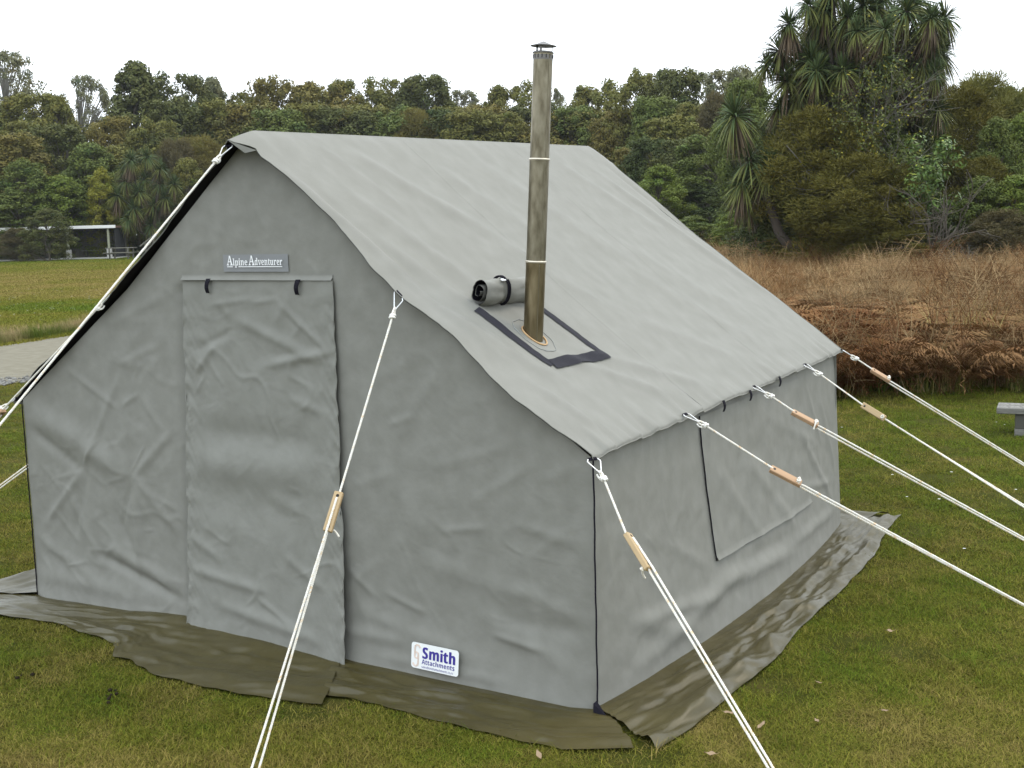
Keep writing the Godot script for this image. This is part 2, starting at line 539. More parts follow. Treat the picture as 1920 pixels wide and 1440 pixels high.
const FOLDS_ROOF := [
	# metres along the ridge, metres down the slope
	[-0.1, 0.1, 0.08, 1.0, 0.035, 0.016], [0.15, 0.25, 0.55, 1.35, 0.05, 0.016], [0.0, 0.25, 0.14, 1.1, 0.03, -0.010], [1.0, 0.12, 1.4, 0.95, 0.07, 0.012],
	[1.4, 0.06, 2.05, 1.3, 0.09, 0.014], [2.68, 0.1, 3.14, 1.7, 0.04, 0.018], [0.1, 0.6, 0.38, 1.5, 0.035, 0.012], [0.02, 1.05, 0.36, 1.8, 0.04, 0.014],
	[2.96, 0.1, 3.12, 1.05, 0.03, -0.012], [0.32, 1.4, 0.95, 1.93, 0.035, 0.014], [0.45, 0.05, 0.92, 0.75, 0.05, 0.014], [0.5, 1.44, 1.35, 1.95, 0.035, 0.012],
	[0.3, 0.02, 0.5, 0.6, 0.03, 0.008], [1.9, 0.7, 2.6, 1.8, 0.1, 0.012], [0.7, 0.3, 1.3, 1.5, 0.06, 0.010], [1.2, 1.3, 1.9, 1.9, 0.06, 0.010],
	[2.3, 0.05, 2.75, 0.9, 0.05, 0.010], [0.05, 1.5, 0.2, 1.95, 0.03, 0.012], [1.7, 0.9, 2.3, 1.92, 0.07, 0.010], [0.0, 0.7, 0.12, 1.6, 0.03, 0.010]]


# a: share of the way from the front end of the ridge to its back end (it runs past both ends), b: share of the way down the slope
func roof_point(a: float, b: float, side := 1) -> Vector3:
	var ac := clampf(a, 0.0, 1.0)
	var ef := E1 if side > 0 else E0
	var eb := E2 if side > 0 else E3
	var p := RF.lerp(RB, a).lerp(ef.lerp(eb, a), b)
	# the middle guy line pulls the front edge down into a shallow kink; farther in, the sheet only sags a little
	var kink := 1.0 - absf(b - 0.495) / 0.5
	var sag := lerpf(0.050 * maxf(kink, 0.0), 0.028 * sin(PI * b), smoothstep(0.02, 0.3, ac))
	if b > 0.55:
		sag -= 0.006 * sin((b - 0.55) * 24.0) * (1.0 - smoothstep(0.85, 1.0, b)) * (1.0 - smoothstep(0.02, 0.15, ac))
	p.y -= sag
	var over := maxf(-a, a - 1.0) * 3.05
	if over > 0.0:
		p.y -= 0.5 * over * over + 0.2 * over * smoothstep(0.3, 0.0, b)
	var al := a * 3.05
	var dn := b * 2.0
	var w := (0.9 * fold(al, dn, FOLDS_ROOF) + crumple(al + 40.0 * side, dn, 0.0016, 0.0004, 0.0008)) * smoothstep(0.0, 0.08, b)
	var e := smoothstep(0.9, 1.0, b)
	w += e * 0.009 * sin(al * 6.5 + 5.0 * n_soft.get_noise_1d(al * 5.0))
	p += Vector3(0.62 * side, 0.78, 0.0) * w
	# ridge is rounded over its pole
	p.y -= 0.005 * exp(-b * b / 0.0003)
	return p


# how far the sheet runs past the end walls, as a share of the ridge
func overhang(b: float, side: int, front: bool) -> float:
	if front:
		var o := 0.022 + 0.028 * smoothstep(0.055, 0.0, b)
		o += 0.006 * sin(b * 17.0) + 0.004 * n_soft.get_noise_1d(b * 12.0 + side * 9.0)
		if side < 0:
			o *= lerpf(0.7, 1.0, smoothstep(0.12, 0.0, b))
		return o * lerpf(1.0, 0.35, smoothstep(0.85, 1.0, b))
	return 0.02 + 0.06 * smoothstep(0.12, 0.0, b)


func roof_edge(b: float, side: int, front: bool) -> Vector3:
	return roof_point(-overhang(b, side, front) if front else 1.0 + overhang(b, side, false), b, side)


func roof_sheet(side: int, below := 0.0) -> MB:
	var b := MB.new()
	var w := 201
	var h := 121
	var p := PackedVector3Array()
	for j in h:
		var bb := pow(float(j) / (h - 1), 1.25)
		var a0 := -overhang(bb, side, true)
		var a1 := 1.0 + overhang(bb, side, false)
		for i in w:
			var s := float(i) / (w - 1)
			# more columns near both ends, where the sheet droops
			s = s - 0.08 * sin(TAU * s) / TAU * 4.0
			p.append(roof_point(lerpf(a0, a1, s), bb, side) - Vector3(0.62 * side, 0.78, 0.0) * below)
	# the eave's hem turns down over the wall head
	for k in (2 if below == 0.0 else 0):
		for i in w:
			p.append(p[(h - 1) * w + i] + Vector3(0.0015 * side * (k + 1), -0.008 * (k + 1), 0))
	b.grid(p, w, p.size() / w, side < 0)
	return b


func edge_cord(path: PackedVector3Array, r: float) -> MB:
	var b := MB.new()
	b.tube(path, r, r, 5)
	return b


func strip_on_roof(a0: float, b0: float, a1: float, b1: float, width: float, lift: float, m := 40) -> MB:
	# a tape sewn along a line on the roof; width in metres, to the right of its direction
	var out := MB.new()
	var p := PackedVector3Array()
	var d := Vector2((a1 - a0) * 3.05, (b1 - b0) * 2.0).normalized()
	var nrm := Vector2(-d.y, d.x)
	for j in 4:
		var s := width * (j / 3.0)
		for i in m:
			var t := float(i) / (m - 1)
			var wob := 0.003 * n_soft.get_noise_1d(t * 7.0 + a0 * 100.0)
			var q := Vector2(lerpf(a0, a1, t) * 3.05, lerpf(b0, b1, t) * 2.0) + nrm * (s + wob)
			p.append(roof_point(q.x / 3.05, q.y / 2.0) + Vector3(0.62, 0.78, 0.0) * lift)
	out.grid(p, m, 4)
	return out


func ring(at: Vector3, side_dir: Vector3, pull: Vector3) -> MB:
	# bent-wire triangle: two legs from the sheet's edge that meet where the rope is tied
	var b := MB.new()
	var s := side_dir.normalized() * 0.026
	var tip := at + pull.normalized() * 0.062
	var c := PackedVector3Array([at + s * 0.75 - pull.normalized() * 0.004, at + s + pull.normalized() * 0.006, at + s * 0.96 + pull.normalized() * 0.011, tip + s * 0.12, tip, tip - s * 0.12, at - s * 0.96 + pull.normalized() * 0.011, at - s + pull.normalized() * 0.006, at - s * 0.75 - pull.normalized() * 0.004])
	b.tube(c, 0.0026, 0.0026, 6)
	return b


func tab(at: Vector3, side_dir: Vector3, pull: Vector3, w := 0.036, l := 0.014) -> MB:
	var b := MB.new()
	var s := side_dir.normalized()
	var u := pull.normalized()
	var nn := s.cross(u).normalized()
	b.cbox(Transform3D(Basis(s, u, nn), at - u * 0.004), Vector3(w, l, 0.006), 0.002)
	return b


func hanging_strap(at: Vector3, out: Vector3, l: float, w: float, curl: float) -> MB:
	# webbing strap: leaves the cloth, bends over and hangs down
	var b := MB.new()
	var side := out.cross(Vector3.UP).normalized()
	for k in 2:
		var p := PackedVector3Array()
		for j in 9:
			var t := j / 8.0
			var c := at + out * (0.008 + curl * sin(t * PI * 0.9) - 0.003 * k) + Vector3.DOWN * (l * t) + side * (0.3 * curl * t * t)
			for i in 3:
				p.append(c + side * (w * (i - 1.0) * 0.5) * (1.0 - 0.25 * t))
		b.grid(p, 3, 9, k == 0)
	return b


func knot(b: MB, at: Vector3, dir: Vector3, s := 1.0) -> void:
	# overhand knot: two wraps of rope round the standing part and a short free end
	var x := dir.cross(Vector3.UP).normalized()
	var y := dir.cross(x).normalized()
	var p := PackedVector3Array()
	for i in 23:
		var a := i / 22.0 * TAU * 1.9
		p.append(at + dir * (0.016 * s * (i / 22.0 - 0.5)) + (x * cos(a) + y * sin(a)) * 0.0078 * s)
	b.tube(p, 0.0042 * s, 0.0042 * s, 6)
	var q := PackedVector3Array()
	for i in 6:
		var t := i / 5.0
		q.append(at + y * (0.008 + 0.006 * sin(t * 3.0)) * s - dir * 0.028 * t * s + x * 0.01 * t)
	b.tube(q, 0.0035 * s, 0.003 * s, 6)


func twisted(b: MB, path: Array, r := 0.0042) -> void:
	# three-strand rope laid round the given line
	for k in 3:
		var p := PackedVector3Array()
		var run := 0.0
		for s in path.size() - 1:
			var a: Vector3 = path[s]
			var e: Vector3 = path[s + 1]
			var l := a.distance_to(e)
			var d := (e - a) / l
			var x := d.cross(Vector3.UP).normalized()
			var y := d.cross(x)
			var m := maxi(2, int(l / 0.0045))
			for i in m:
				var q := a + d * (l * i / m)
				var an := (run + l * i / m) / 0.024 * TAU + TAU * k / 3.0
				p.append(q + (x * cos(an) + y * sin(an)) * r * 0.6)
			run += l
		b.tube(p, r * 0.55, r * 0.55, 5, Color.WHITE, true, run)


func guy(label: String, at: Vector3, peg: Vector3, t0: float, t1: float, drop: float, wood: String, turn: float, flip := false, group := "guy lines of the tent") -> void:
	var o := thing("guy_line", label, "guy rope", peg, group)
	var dir := (peg - at).normalized()
	var a := at + dir * 0.085
	var side := dir.cross(Vector3.UP).normalized()
	var up := side.cross(dir).normalized()
	var s0 := at.lerp(peg, t0) + Vector3.DOWN * drop
	var s1 := at.lerp(peg, t1) + Vector3.DOWN * drop * 0.85
	var rope := MB.new()
	# loop through the ring, then the knot
	var lp := PackedVector3Array()
	for i in 9:
		var an := PI * i / 8.0
		lp.append(at + dir * (0.085 - 0.03 * sin(an)) + up * 0.0065 * cos(an))
	rope.tube(lp, 0.004, 0.004, 6)
	if t0 < 0.95:
		var sd := (s1 - s0).normalized()
		var nrm := sd.cross(side).normalized().rotated(sd, turn)
		var wide := sd.cross(nrm).normalized()
		var ln := s0.distance_to(s1)
		var top := s0 + sd * 0.016
		var bot := s1 - sd * 0.016
		twisted(rope, [a, top - nrm * 0.006, top + nrm * 0.012 + sd * 0.012, bot + nrm * 0.016 + sd * 0.02, peg + nrm * 0.016 + wide * 0.010])
		twisted(rope, [peg - nrm * 0.004 - wide * 0.010, bot + sd * 0.03 - nrm * 0.001, bot + nrm * 0.004])
		var st := MB.new()
		# stopper knot and loose end below the lower hole
		knot(rope, bot - nrm * 0.016, -nrm, 0.85)
		var q := PackedVector3Array()
		var w := -1.0 if flip else 1.0
		for i in 8:
			var t := i / 7.0
			q.append(bot - nrm * (0.016 + 0.012 * sin(t * 2.6)) + wide * w * (0.03 * t) + Vector3.DOWN * 0.032 * t * t - sd * 0.01 * t)
		rope.tube(q, 0.0038, 0.0036, 6)
		var bl := MB.new()
		bl.cbox(Transform3D(Basis(wide, sd, nrm), (s0 + s1) * 0.5), Vector3(0.033, ln, 0.02), 0.0025)
		var sl := part("slider", bl, M[wood], o)
		for e in [top, bot]:
			var hb := MB.new()
			hb.lathe(PackedVector2Array([Vector2(0.0, 0.0101), Vector2(0.0058, 0.0101), Vector2(0.0068, 0.0096)]), Transform3D(Basis(wide, nrm, sd), e), 14)
			hb.lathe(PackedVector2Array([Vector2(0.0, -0.0101), Vector2(0.0058, -0.0101), Vector2(0.0068, -0.0096)]), Transform3D(Basis(wide, nrm, sd), e), 14)
			var hm := put("hole", hb.mesh(org), M.soot, sl)
			hm.name = "hole" if e == top else "hole_001"
	else:
		twisted(rope, [a, peg])
	var rm := part("rope", rope, M.rope, o)
	var kb := MB.new()
	knot(kb, a + dir * 0.006, dir, 1.15)
	put("knot", kb.mesh(org), M.rope_white, rm)
	var pb := MB.new()
	var lean := (dir * Vector3(1, 0, 1)).normalized()
	pb.tube(PackedVector3Array([peg + lean * 0.02 + Vector3.UP * 0.04, peg - lean * 0.06 + Vector3.DOWN * 0.2]), 0.006, 0.005, 8)
	part("peg", pb, M.wire, o)


func text_on_front(s: String, font: String, bold: bool, height: float, x: float, y: float, z: float, width: float, mt: Material, parent: Node, called := "lettering") -> MeshInstance3D:
	var f := SystemFont.new()
	f.font_names = PackedStringArray([font])
	f.font_weight = 700 if bold else 400
	var t := TextMesh.new()
	t.text = s
	t.font = f
	t.font_size = 64
	t.pixel_size = 0.01
	t.depth = 0.0
	t.curve_step = 1.0
	t.horizontal_alignment = HORIZONTAL_ALIGNMENT_LEFT
	t.vertical_alignment = VERTICAL_ALIGNMENT_BOTTOM
	var bb := t.get_aabb()
	var o := put(called, t, mt, parent)
	var sx := width / bb.size.x
	var sy := height / bb.size.y
	o.scale = Vector3(sx, sy, 1.0)
	o.position = Vector3(x - bb.position.x * sx, y - bb.position.y * sy, z)
	return o


func build_tent() -> void:
	var t := thing("wall_tent", "grey canvas wall tent with a stove pipe through its roof", "tent")
	# --- walls ---
	var b := MB.new()
	var p := PackedVector3Array()
	var w := 301
	var h := 181
	for j in h:
		for i in w:
			var x := lerpf(-1.575, 1.589, float(i) / (w - 1))
			p.append(front_point(x, lerpf(along(FRONT_BOTTOM, x), gable(x), 1.0 - float(j) / (h - 1))))
	b.grid(p, w, h)
	var front := part("front_wall", b, M.canvas, t)
	b = MB.new()
	p = PackedVector3Array()
	w = 261
	h = 91
	for j in h:
		for i in w:
			var a := 3.07 * i / (w - 1)
			p.append(side_point(a, lerpf(lerpf(0.985, 1.043, a / 3.07), 0.012 + 0.01 * sin(a * 5.0), float(j) / (h - 1))))
	b.grid(p, w, h)
	var side := part("side_wall", b, M.canvas, t)
	b = MB.new()
	p = PackedVector3Array()
	for j in 21:
		for i in 41:
			var a := i / 40.0
			var q := B0.lerp(B3, a).lerp(Vector3(-1.575, lerpf(1.0, 1.03, a), lerpf(0.02, -3.05, a)), 1.0 - j / 20.0)
			q.x -= 0.01 * n_soft.get_noise_2d(a * 9.0, j * 0.3)
			p.append(q + Vector3(0, 0.01 * (j / 20.0), 0))
	b.grid(p, 41, 21, true)
	part("side_wall", b, M.canvas, t)
	b = MB.new()
	p = PackedVector3Array()
	for j in 31:
		for i in 61:
			var x := lerpf(-1.57, 1.58, i / 60.0)
			var top := 2.235 - absf(x - 0.0) * 0.76
			p.append(Vector3(x, lerpf(0.01, top, 1.0 - j / 30.0), -3.055 - 0.01 * n_soft.get_noise_2d(x * 4.0, j * 0.2)))
	b.grid(p, 61, 31, true)
	part("back_wall", b, M.canvas, t)
	# --- roof ---
	var roof := part("roof_slope", roof_sheet(1), M.canvas, t)
	part("roof_slope", roof_sheet(-1), M.canvas, t)
	for s in [1, -1]:
		part("roof_lining", roof_sheet(s, 0.004), M.lining, t)
	for s in [1, -1]:
		var path := PackedVector3Array()
		for i in 81:
			path.append(roof_edge(i / 80.0, s, true))
		for i in 81:
			path.append(roof_point(lerpf(-overhang(1.0, s, true), 1.0 + overhang(1.0, s, false), i / 80.0), 1.0, s) + Vector3(0.003 * s, -0.016, 0))
		for i in 81:
			path.append(roof_edge(1.0 - i / 80.0, s, false))
		part("roof_hem", edge_cord(path, 0.0022), M.canvas, t)
	# the folded point of the hem at the peak
	b = MB.new()
	var e0 := roof_edge(0.0, 1, true)
	var e1 := roof_edge(0.055, 1, true)
	var e2 := roof_edge(0.03, 1, true) + Vector3(0.005, -0.035, 0.004)
	b.tri(e0 + Vector3(0, -0.002, 0.003), e1 + Vector3(0, -0.002, 0.003), e2, Vector3(0.3, 0.2, 1))
	part("hem_point", b, M.canvas, t)
	# lapped seams running down the roof
	for a in [0.335, 0.668]:
		b = MB.new()
		p = PackedVector3Array()
		for j in 3:
			for i in 61:
				p.append(roof_point(a + (j - 1) * 0.0032, 0.02 + 0.975 * i / 60.0) + Vector3(0.62, 0.78, 0) * (0.0016 if j == 1 else 0.0003))
		b.grid(p, 61, 3, true)
		part("roof_seam", b, M.canvas, t)
	# --- door ---
	b = MB.new()
	p = PackedVector3Array()
	w = 121
	h = 221
	for j in h:
		for i in w:
			p.append(door_point(float(i) / (w - 1), float(j) / (h - 1)))
	b.grid(p, w, h)
	var door := part("door_flap", b, M.door, t)
	for u in [0.0, 1.0]:
		b = MB.new()
		var path := PackedVector3Array()
		for j in 60:
			path.append(door_point(u, j / 59.0) + Vector3(0.0, 0, -0.002))
		b.tube(path, 0.003, 0.003, 5)
		put("door_edge", b.mesh(org), M.door, door)
	b = MB.new()
	p = PackedVector3Array()
	for j in 3:
		for i in 41:
			var u := i / 40.0
			p.append(front_point(lerpf(-0.421, 0.424, u), 1.603 + 0.024 * j / 2.0) + Vector3(0, 0, 0.004 + (0.012 if j == 0 else 0.0)))
	b.grid(p, 41, 3, true)
	part("door_header", b, M.canvas, t)
	for x in [-0.249, 0.254]:
		b = hanging_strap(door_point((x + 0.419) / 0.843, 0.0) + Vector3(0, 0.004, 0.002), Vector3(0, 0, 1), 0.062, 0.024, 0.014)
		part("toggle_strap", b, M.black, t)
	# --- name patch above the door ---
	b = MB.new()
	p = PackedVector3Array()
	for j in 9:
		for i in 31:
			var x := lerpf(-0.168, 0.194, i / 30.0)
			p.append(front_point(x, lerpf(1.711, 1.638, j / 8.0)) + Vector3(0, 0, 0.0045))
	b.grid(p, 31, 9)
	var patch := part("name_patch", b, M.patch, t)
	var zf := 0.0
	for i in 20:
		zf = maxf(zf, front_point(lerpf(-0.165, 0.19, i / 19.0), 1.675).z)
	zf += 0.0062
	text_on_front("A", "Droid Serif", true, 0.041, -0.146, 1.6655, zf, 0.034, M.white_print, patch)
	text_on_front("lpine", "Droid Serif", true, 0.0385, -0.111, 1.6565, zf, 0.083, M.white_print, patch)
	text_on_front("A", "Droid Serif", true, 0.041, -0.021, 1.6655, zf, 0.034, M.white_print, patch)
	text_on_front("dventurer", "Droid Serif", true, 0.031, 0.014, 1.6655, zf, 0.153, M.white_print, patch)
	for s in [[-0.145, -0.112], [-0.080, 0.166]]:
		var ub := MB.new()
		ub.cbox(Transform3D(Basis(), Vector3((s[0] + s[1]) * 0.5, 1.6595, zf)), Vector3(s[1] - s[0], 0.0032, 0.0006), 0.0002)
		put("underline", ub.mesh(), M.white_print, patch)
	# --- maker's label low on the right ---
	b = MB.new()
	var zl := 0.0
	for i in 12:
		for j in 4:
			zl = maxf(zl, front_point(lerpf(0.74, 0.97, i / 11.0), lerpf(0.045, 0.14, j / 3.0)).z)
	var lt := Transform3D(Basis(Vector3.RIGHT, -0.10) * Basis(Vector3.BACK, -0.012), Vector3(0.892, 0.104, zl + 0.004))
	var outline := PackedVector3Array()
	for c in [[1, 1], [-1, 1], [-1, -1], [1, -1]]:
		for k in 5:
			var an: float = (PI / 8.0) * k + {1: {1: 0.0, -1: -PI / 2}, -1: {1: PI / 2, -1: PI}}[c[0]][c[1]]
			outline.append(Vector3(c[0] * 0.102 + 0.012 * cos(an), c[1] * 0.040 + 0.012 * sin(an), 0.0))
	for i in 20:
		b.tri(lt * Vector3(0, 0, 0.001), lt * (outline[i] + Vector3(0, 0, 0.001)), lt * (outline[(i + 1) % 20] + Vector3(0, 0, 0.001)), Vector3.BACK)
		b.quad(lt * outline[i], lt * outline[(i + 1) % 20], lt * (outline[(i + 1) % 20] + Vector3(0, 0, 0.001)), lt * (outline[i] + Vector3(0, 0, 0.001)), lt.basis * outline[i])
	var lab := part("maker_label", b, M.label_white, t)
	for e in [["Smith", 0.049, -0.060, -0.008, 0.156, M.blue_print], ["Attachments", 0.0205, -0.062, -0.031, 0.158, M.blue_print], ["sales@smithattachments.co.nz", 0.0112, -0.062, -0.0475, 0.152, M.blue_print]]:
		var o := text_on_front(e[0], "Droid Sans", e[0] != "sales@smithattachments.co.nz", e[1], e[2], e[3], 0.0016, e[4], e[5], lab)
		o.transform = lt * o.transform
		if e[0] == "Smith":
			for k in 2:
				var o2 := put("lettering", o.mesh, M.blue_print, lab)
				o2.transform = Transform3D(Basis(), lt.basis * Vector3(0.0014 * (k + 1), 0.0006 * k, 0.0002 * (k + 1))) * o.transform
	# the S-shaped chain-link mark
	for k in 2:
		var lg := MB.new()
		var r := 0.0125
		var path := PackedVector3Array()
		var cx := -0.088
		for i in 25:
			var an := 0.15 + PI * 1.0 * i / 24.0
			if k == 0:
				path.append(Vector3(cx + 0.004 + r * cos(an), 0.030 + r * sin(an), 0.0018))
			else:
				path.append(Vector3(cx - 0.004 - r * cos(an), -0.030 - r * sin(an), 0.0018))
		if k == 0:
			path.append(Vector3(cx + 0.004 - r, -0.002, 0.0018))
			for i in 9:
				var an := PI + PI / 2 * i / 8.0
				path.append(Vector3(cx - r + 0.004 + 0.008 + 0.008 * cos(an), -0.002 + 0.008 * sin(an), 0.0018))
			path.append(Vector3(cx + 0.006, -0.010, 0.0018))
		else:
			path.append(Vector3(cx - 0.004 + r, 0.004, 0.0018))
			for i in 9:
				var an := PI / 2 * i / 8.0
				path.append(Vector3(cx - 0.004 + r - 0.008 + 0.008 * cos(an), 0.004 + 0.008 * sin(an), 0.0018))
			path.append(Vector3(cx - 0.006, 0.012, 0.0018))
		for q in [-0.0022, 0.0022]:
			var pp := PackedVector3Array()
			for i in path.size():
				var d := (path[mini(i + 1, path.size() - 1)] - path[maxi(i - 1, 0)]).normalized()
				pp.append(lt * (path[i] + Vector3(-d.y, d.x, 0) * q))
			lg.tube(pp, 0.0011, 0.0011, 4)
		put("link_mark", lg.mesh(org), M.peach_print, lab)
	# --- side window flap and eave straps ---
	b = MB.new()
	p = PackedVector3Array()
	for j in 41:
		for i in 81:
			var a := lerpf(1.06, 2.42, i / 80.0)
			var y := lerpf(0.955, 0.315 - 0.03 * i / 80.0, j / 40.0)
			var q := side_point(a, y)
			p.append(q + Vector3(0.007 + 0.006 * n_crumple.get_noise_2d(a * 3.0, y * 3.0) + (0.006 if j == 40 else 0.0), 0, 0))
	b.grid(p, 81, 41)
	var win := part("window_flap", b, M.canvas, t)
	b = MB.new()
	var pz := PackedVector3Array()
	for j in 40:
		pz.append(side_point(1.055, lerpf(0.955, 0.315, j / 39.0)) + Vector3(0.009, 0, 0.003))
	b.tube(pz, 0.0026, 0.0026, 6)
	put("zip_edge", b.mesh(org), M.black, win)
	b = MB.new()
	pz = PackedVector3Array()
	for j in 40:
		var a := lerpf(1.055, 2.42, j / 39.0)
		pz.append(side_point(a, 0.313 - 0.03 * j / 39.0) + Vector3(0.008, 0, 0))
	b.tube(pz, 0.0012, 0.0012, 5)
	put("lower_edge", b.mesh(org), M.soot, win)
	for a in [1.216, 1.568, 1.961]:
		b = hanging_strap(roof_point(a / 3.05, 1.0) + Vector3(0.004, -0.004, 0), Vector3(1, 0, 0), 0.05, 0.024, 0.008)
		part("toggle_strap", b, M.black, t)
	# --- corner seams ---
	for q in [[1.594, -0.004, 1], [-1.577, 0.019, -1]]:
		b = MB.new()
		pz = PackedVector3Array()
		for j in 30:
			var y := lerpf(0.985 if q[2] < 0 else 0.955, 0.0, j / 29.0)
			pz.append(Vector3(q[0] + 0.003 * n_soft.get_noise_1d(y * 6.0) + (0.0 if q[2] > 0 else 0.0), y, q[1] + 0.006))
		b.tube(pz, 0.0032, 0.0032, 6)
		part("corner_seam", b, M.black, t)
	# black gusset where the two skirts meet at the near corner
	b = MB.new()
	b.tri(Vector3(1.583, 0.04, 0.016), Vector3(1.59, 0.004, 0.03), Vector3(1.655, 0.008, 0.04), Vector3(0.3, 1, 1))
	b.tri(Vector3(1.592, 0.05, 0.006), Vector3(1.583, 0.04, 0.016), Vector3(1.655, 0.008, 0.04), Vector3(0.3, 1, 1))
	b.tri(Vector3(1.60, 0.003, 0.05), Vector3(1.655, 0.008, 0.04), Vector3(1.74, 0.005, 0.12), Vector3.UP)
	part("corner_gusset", b, M.black, t)
	build_skirts(t)
	# --- stove opening in the roof ---
	var a := strip_on_roof(0.088, 0.580, 0.1165, 0.770, 0.042, 0.004)
	part("hook_strip", a, M.hook, t)
	a = strip_on_roof(0.113, 0.7555, 0.2485, 0.7735, 0.056, 0.0055)
	part("hook_strip", a, M.hook, t)
	a = strip_on_roof(0.2365, 0.775, 0.215, 0.58, 0.042, 0.004)
	part("hook_strip", a, M.hook, t)
	# rolled-up storm flap
	var r0 := roof_point(0.094, 0.556) + Vector3(0.62, 0.78, 0) * 0.048
	var r1 := roof_point(0.232, 0.572) + Vector3(0.62, 0.78, 0) * 0.044
	var ax := (r1 - r0).normalized()
	var ux := Vector3(0.62, 0.78, 0).slide(ax).normalized()
	var vx := ax.cross(ux)
	for k in 2:
		b = MB.new()
		p = PackedVector3Array()
		var m := 70
		for j in 25:
			var s := j / 24.0
			for i in m:
				var th := 0.4 + TAU * 2.35 * i / (m - 1)
				var rr := lerpf(0.008, 0.051 if k == 0 else 0.0485, float(i) / (m - 1)) * (1.0 + 0.16 * cos(th * 2.0 + 0.6 + 0.8 * s) + 0.05 * cos(th * 3.0 + 2.0))
				rr *= 1.0 + 0.16 * n_soft.get_noise_2d(th * 0.9, s * 3.0) - 0.12 * exp(-pow((s - 0.33) / 0.03, 2.0))
				p.append(r0.lerp(r1, s) + (ux * cos(th) * 1.06 + vx * sin(th)) * rr + ax * (0.0 if k == 0 else 0.004 - 0.008 * s))
		b.grid(p, m, 25, k == 1)
		var roll := part("storm_flap_roll" if k == 0 else "roll_lining", b, M.canvas if k == 0 else M.black, t)
		if k == 0:
			for s in [0.33, 0.36]:
				var sb := MB.new()
				var loop := PackedVector3Array()
				for i in 31:
					var th := TAU * i / 30.0
					loop.append(r0.lerp(r1, s + 0.045 * sin(th * 0.5 + 0.3)) + (ux * cos(th) * 1.08 + vx * sin(th) * 1.02) * 0.050 * (1.0 + 0.15 * cos(th * 2.0 + 0.9)))
				sb.tube(loop, 0.004, 0.004, 6)
				put("roll_strap", sb.mesh(org), M.black, roll)
			var bk := MB.new()
			bk.cbox(Transform3D(Basis(ax, vx, ux), r0.lerp(r1, 0.30) + ux * 0.058), Vector3(0.03, 0.014, 0.006), 0.002)
			put("strap_buckle", bk.mesh(org), M.wire, roll)
	# heat collar round the pipe and the stitching round it
	b = MB.new()
	var cen := Vector2(0.143 * 3.05, 0.685 * 2.0)
	var loop := PackedVector3Array()
	for i in 33:
		var an := TAU * i / 32.0
		loop.append(roof_point((cen.x + 0.047 * cos(an)) / 3.05, (cen.y + 0.064 * sin(an)) / 2.0) + Vector3(0.62, 0.78, 0) * 0.003)
	b.tube(loop, 0.0038, 0.0038, 6)
	part("heat_collar", b, M.tan, t)
	b = MB.new()
	loop = PackedVector3Array()
	for i in 49:
		var an := TAU * i / 48.0
		var wob := 1.0 + 0.06 * n_soft.get_noise_1d(an * 2.0)
		loop.append(roof_point((cen.x + 0.086 * cos(an) * wob) / 3.05, (cen.y + 0.11 * sin(an) * wob) / 2.0) + Vector3(0.62, 0.78, 0) * 0.0015)
	b.tube(loop, 0.0016, 0.0016, 5)
	part("stitching", b, M.stitch, t)


func skirt(inner: Array, outer: Array, y0: float, ridge: float, sd: float, w := 161, h := 31) -> MB:
	# groundsheet skirt between the wall's lower edge and its own outer edge
	var b := MB.new()
	var p := PackedVector3Array()
	for j in h:
		var v := float(j) / (h - 1)
		for i in w:
			var u := float(i) / (w - 1)
			var a := poly(inner, u)
			var o := poly(outer, u)
			var q := a.lerp(o, v)
			var y := lerpf(a.y, 0.012, smoothstep(0.0, 0.45, v))
			var s := q.x * 1.0 + q.z * 1.3
			var fl := n_soft.get_noise_2d(s * 1.9 + sd, v * 1.7 + u * 2.0)
			var fr := 1.0 - absf(n_crumple.get_noise_2d(s * 1.6 + sd * 2.0, v * 3.0 + s * 0.6)) * 2.4
			y += (0.010 * fl + 0.009 * maxf(fr, 0.0)) * smoothstep(0.0, 0.25, v) * (1.0 - 0.6 * smoothstep(0.85, 1.0, v))
			y += ridge * exp(-pow((v - 0.80 - 0.06 * fl) / 0.12, 2.0)) * (0.55 + 0.9 * n_soft.get_noise_1d(s * 2.0 + sd))
			y += ridge * 0.7 * exp(-pow((v - 0.38 - 0.1 * fl) / 0.10, 2.0)) * (0.5 + 0.9 * n_soft.get_noise_1d(s * 2.6 + sd * 3.0))
			q.x += 0.012 * fl * v
			q.z += 0.016 * n_soft.get_noise_1d(s * 4.0 + sd) * v
			q.y = maxf(y, 0.006)
			p.append(q)
	b.grid(p, w, h)
	return b


func poly(list: Array, u: float) -> Vector3:
	var total := 0.0
	for i in list.size() - 1:
		total += (list[i] as Vector3).distance_to(list[i + 1])
	var s := u * total
	for i in list.size() - 1:
		var d := (list[i] as Vector3).distance_to(list[i + 1])
		if s <= d or i == list.size() - 2:
			return (list[i] as Vector3).lerp(list[i + 1], clampf(s / maxf(d, 1e-6), 0.0, 1.0))
		s -= d
	return list[-1]


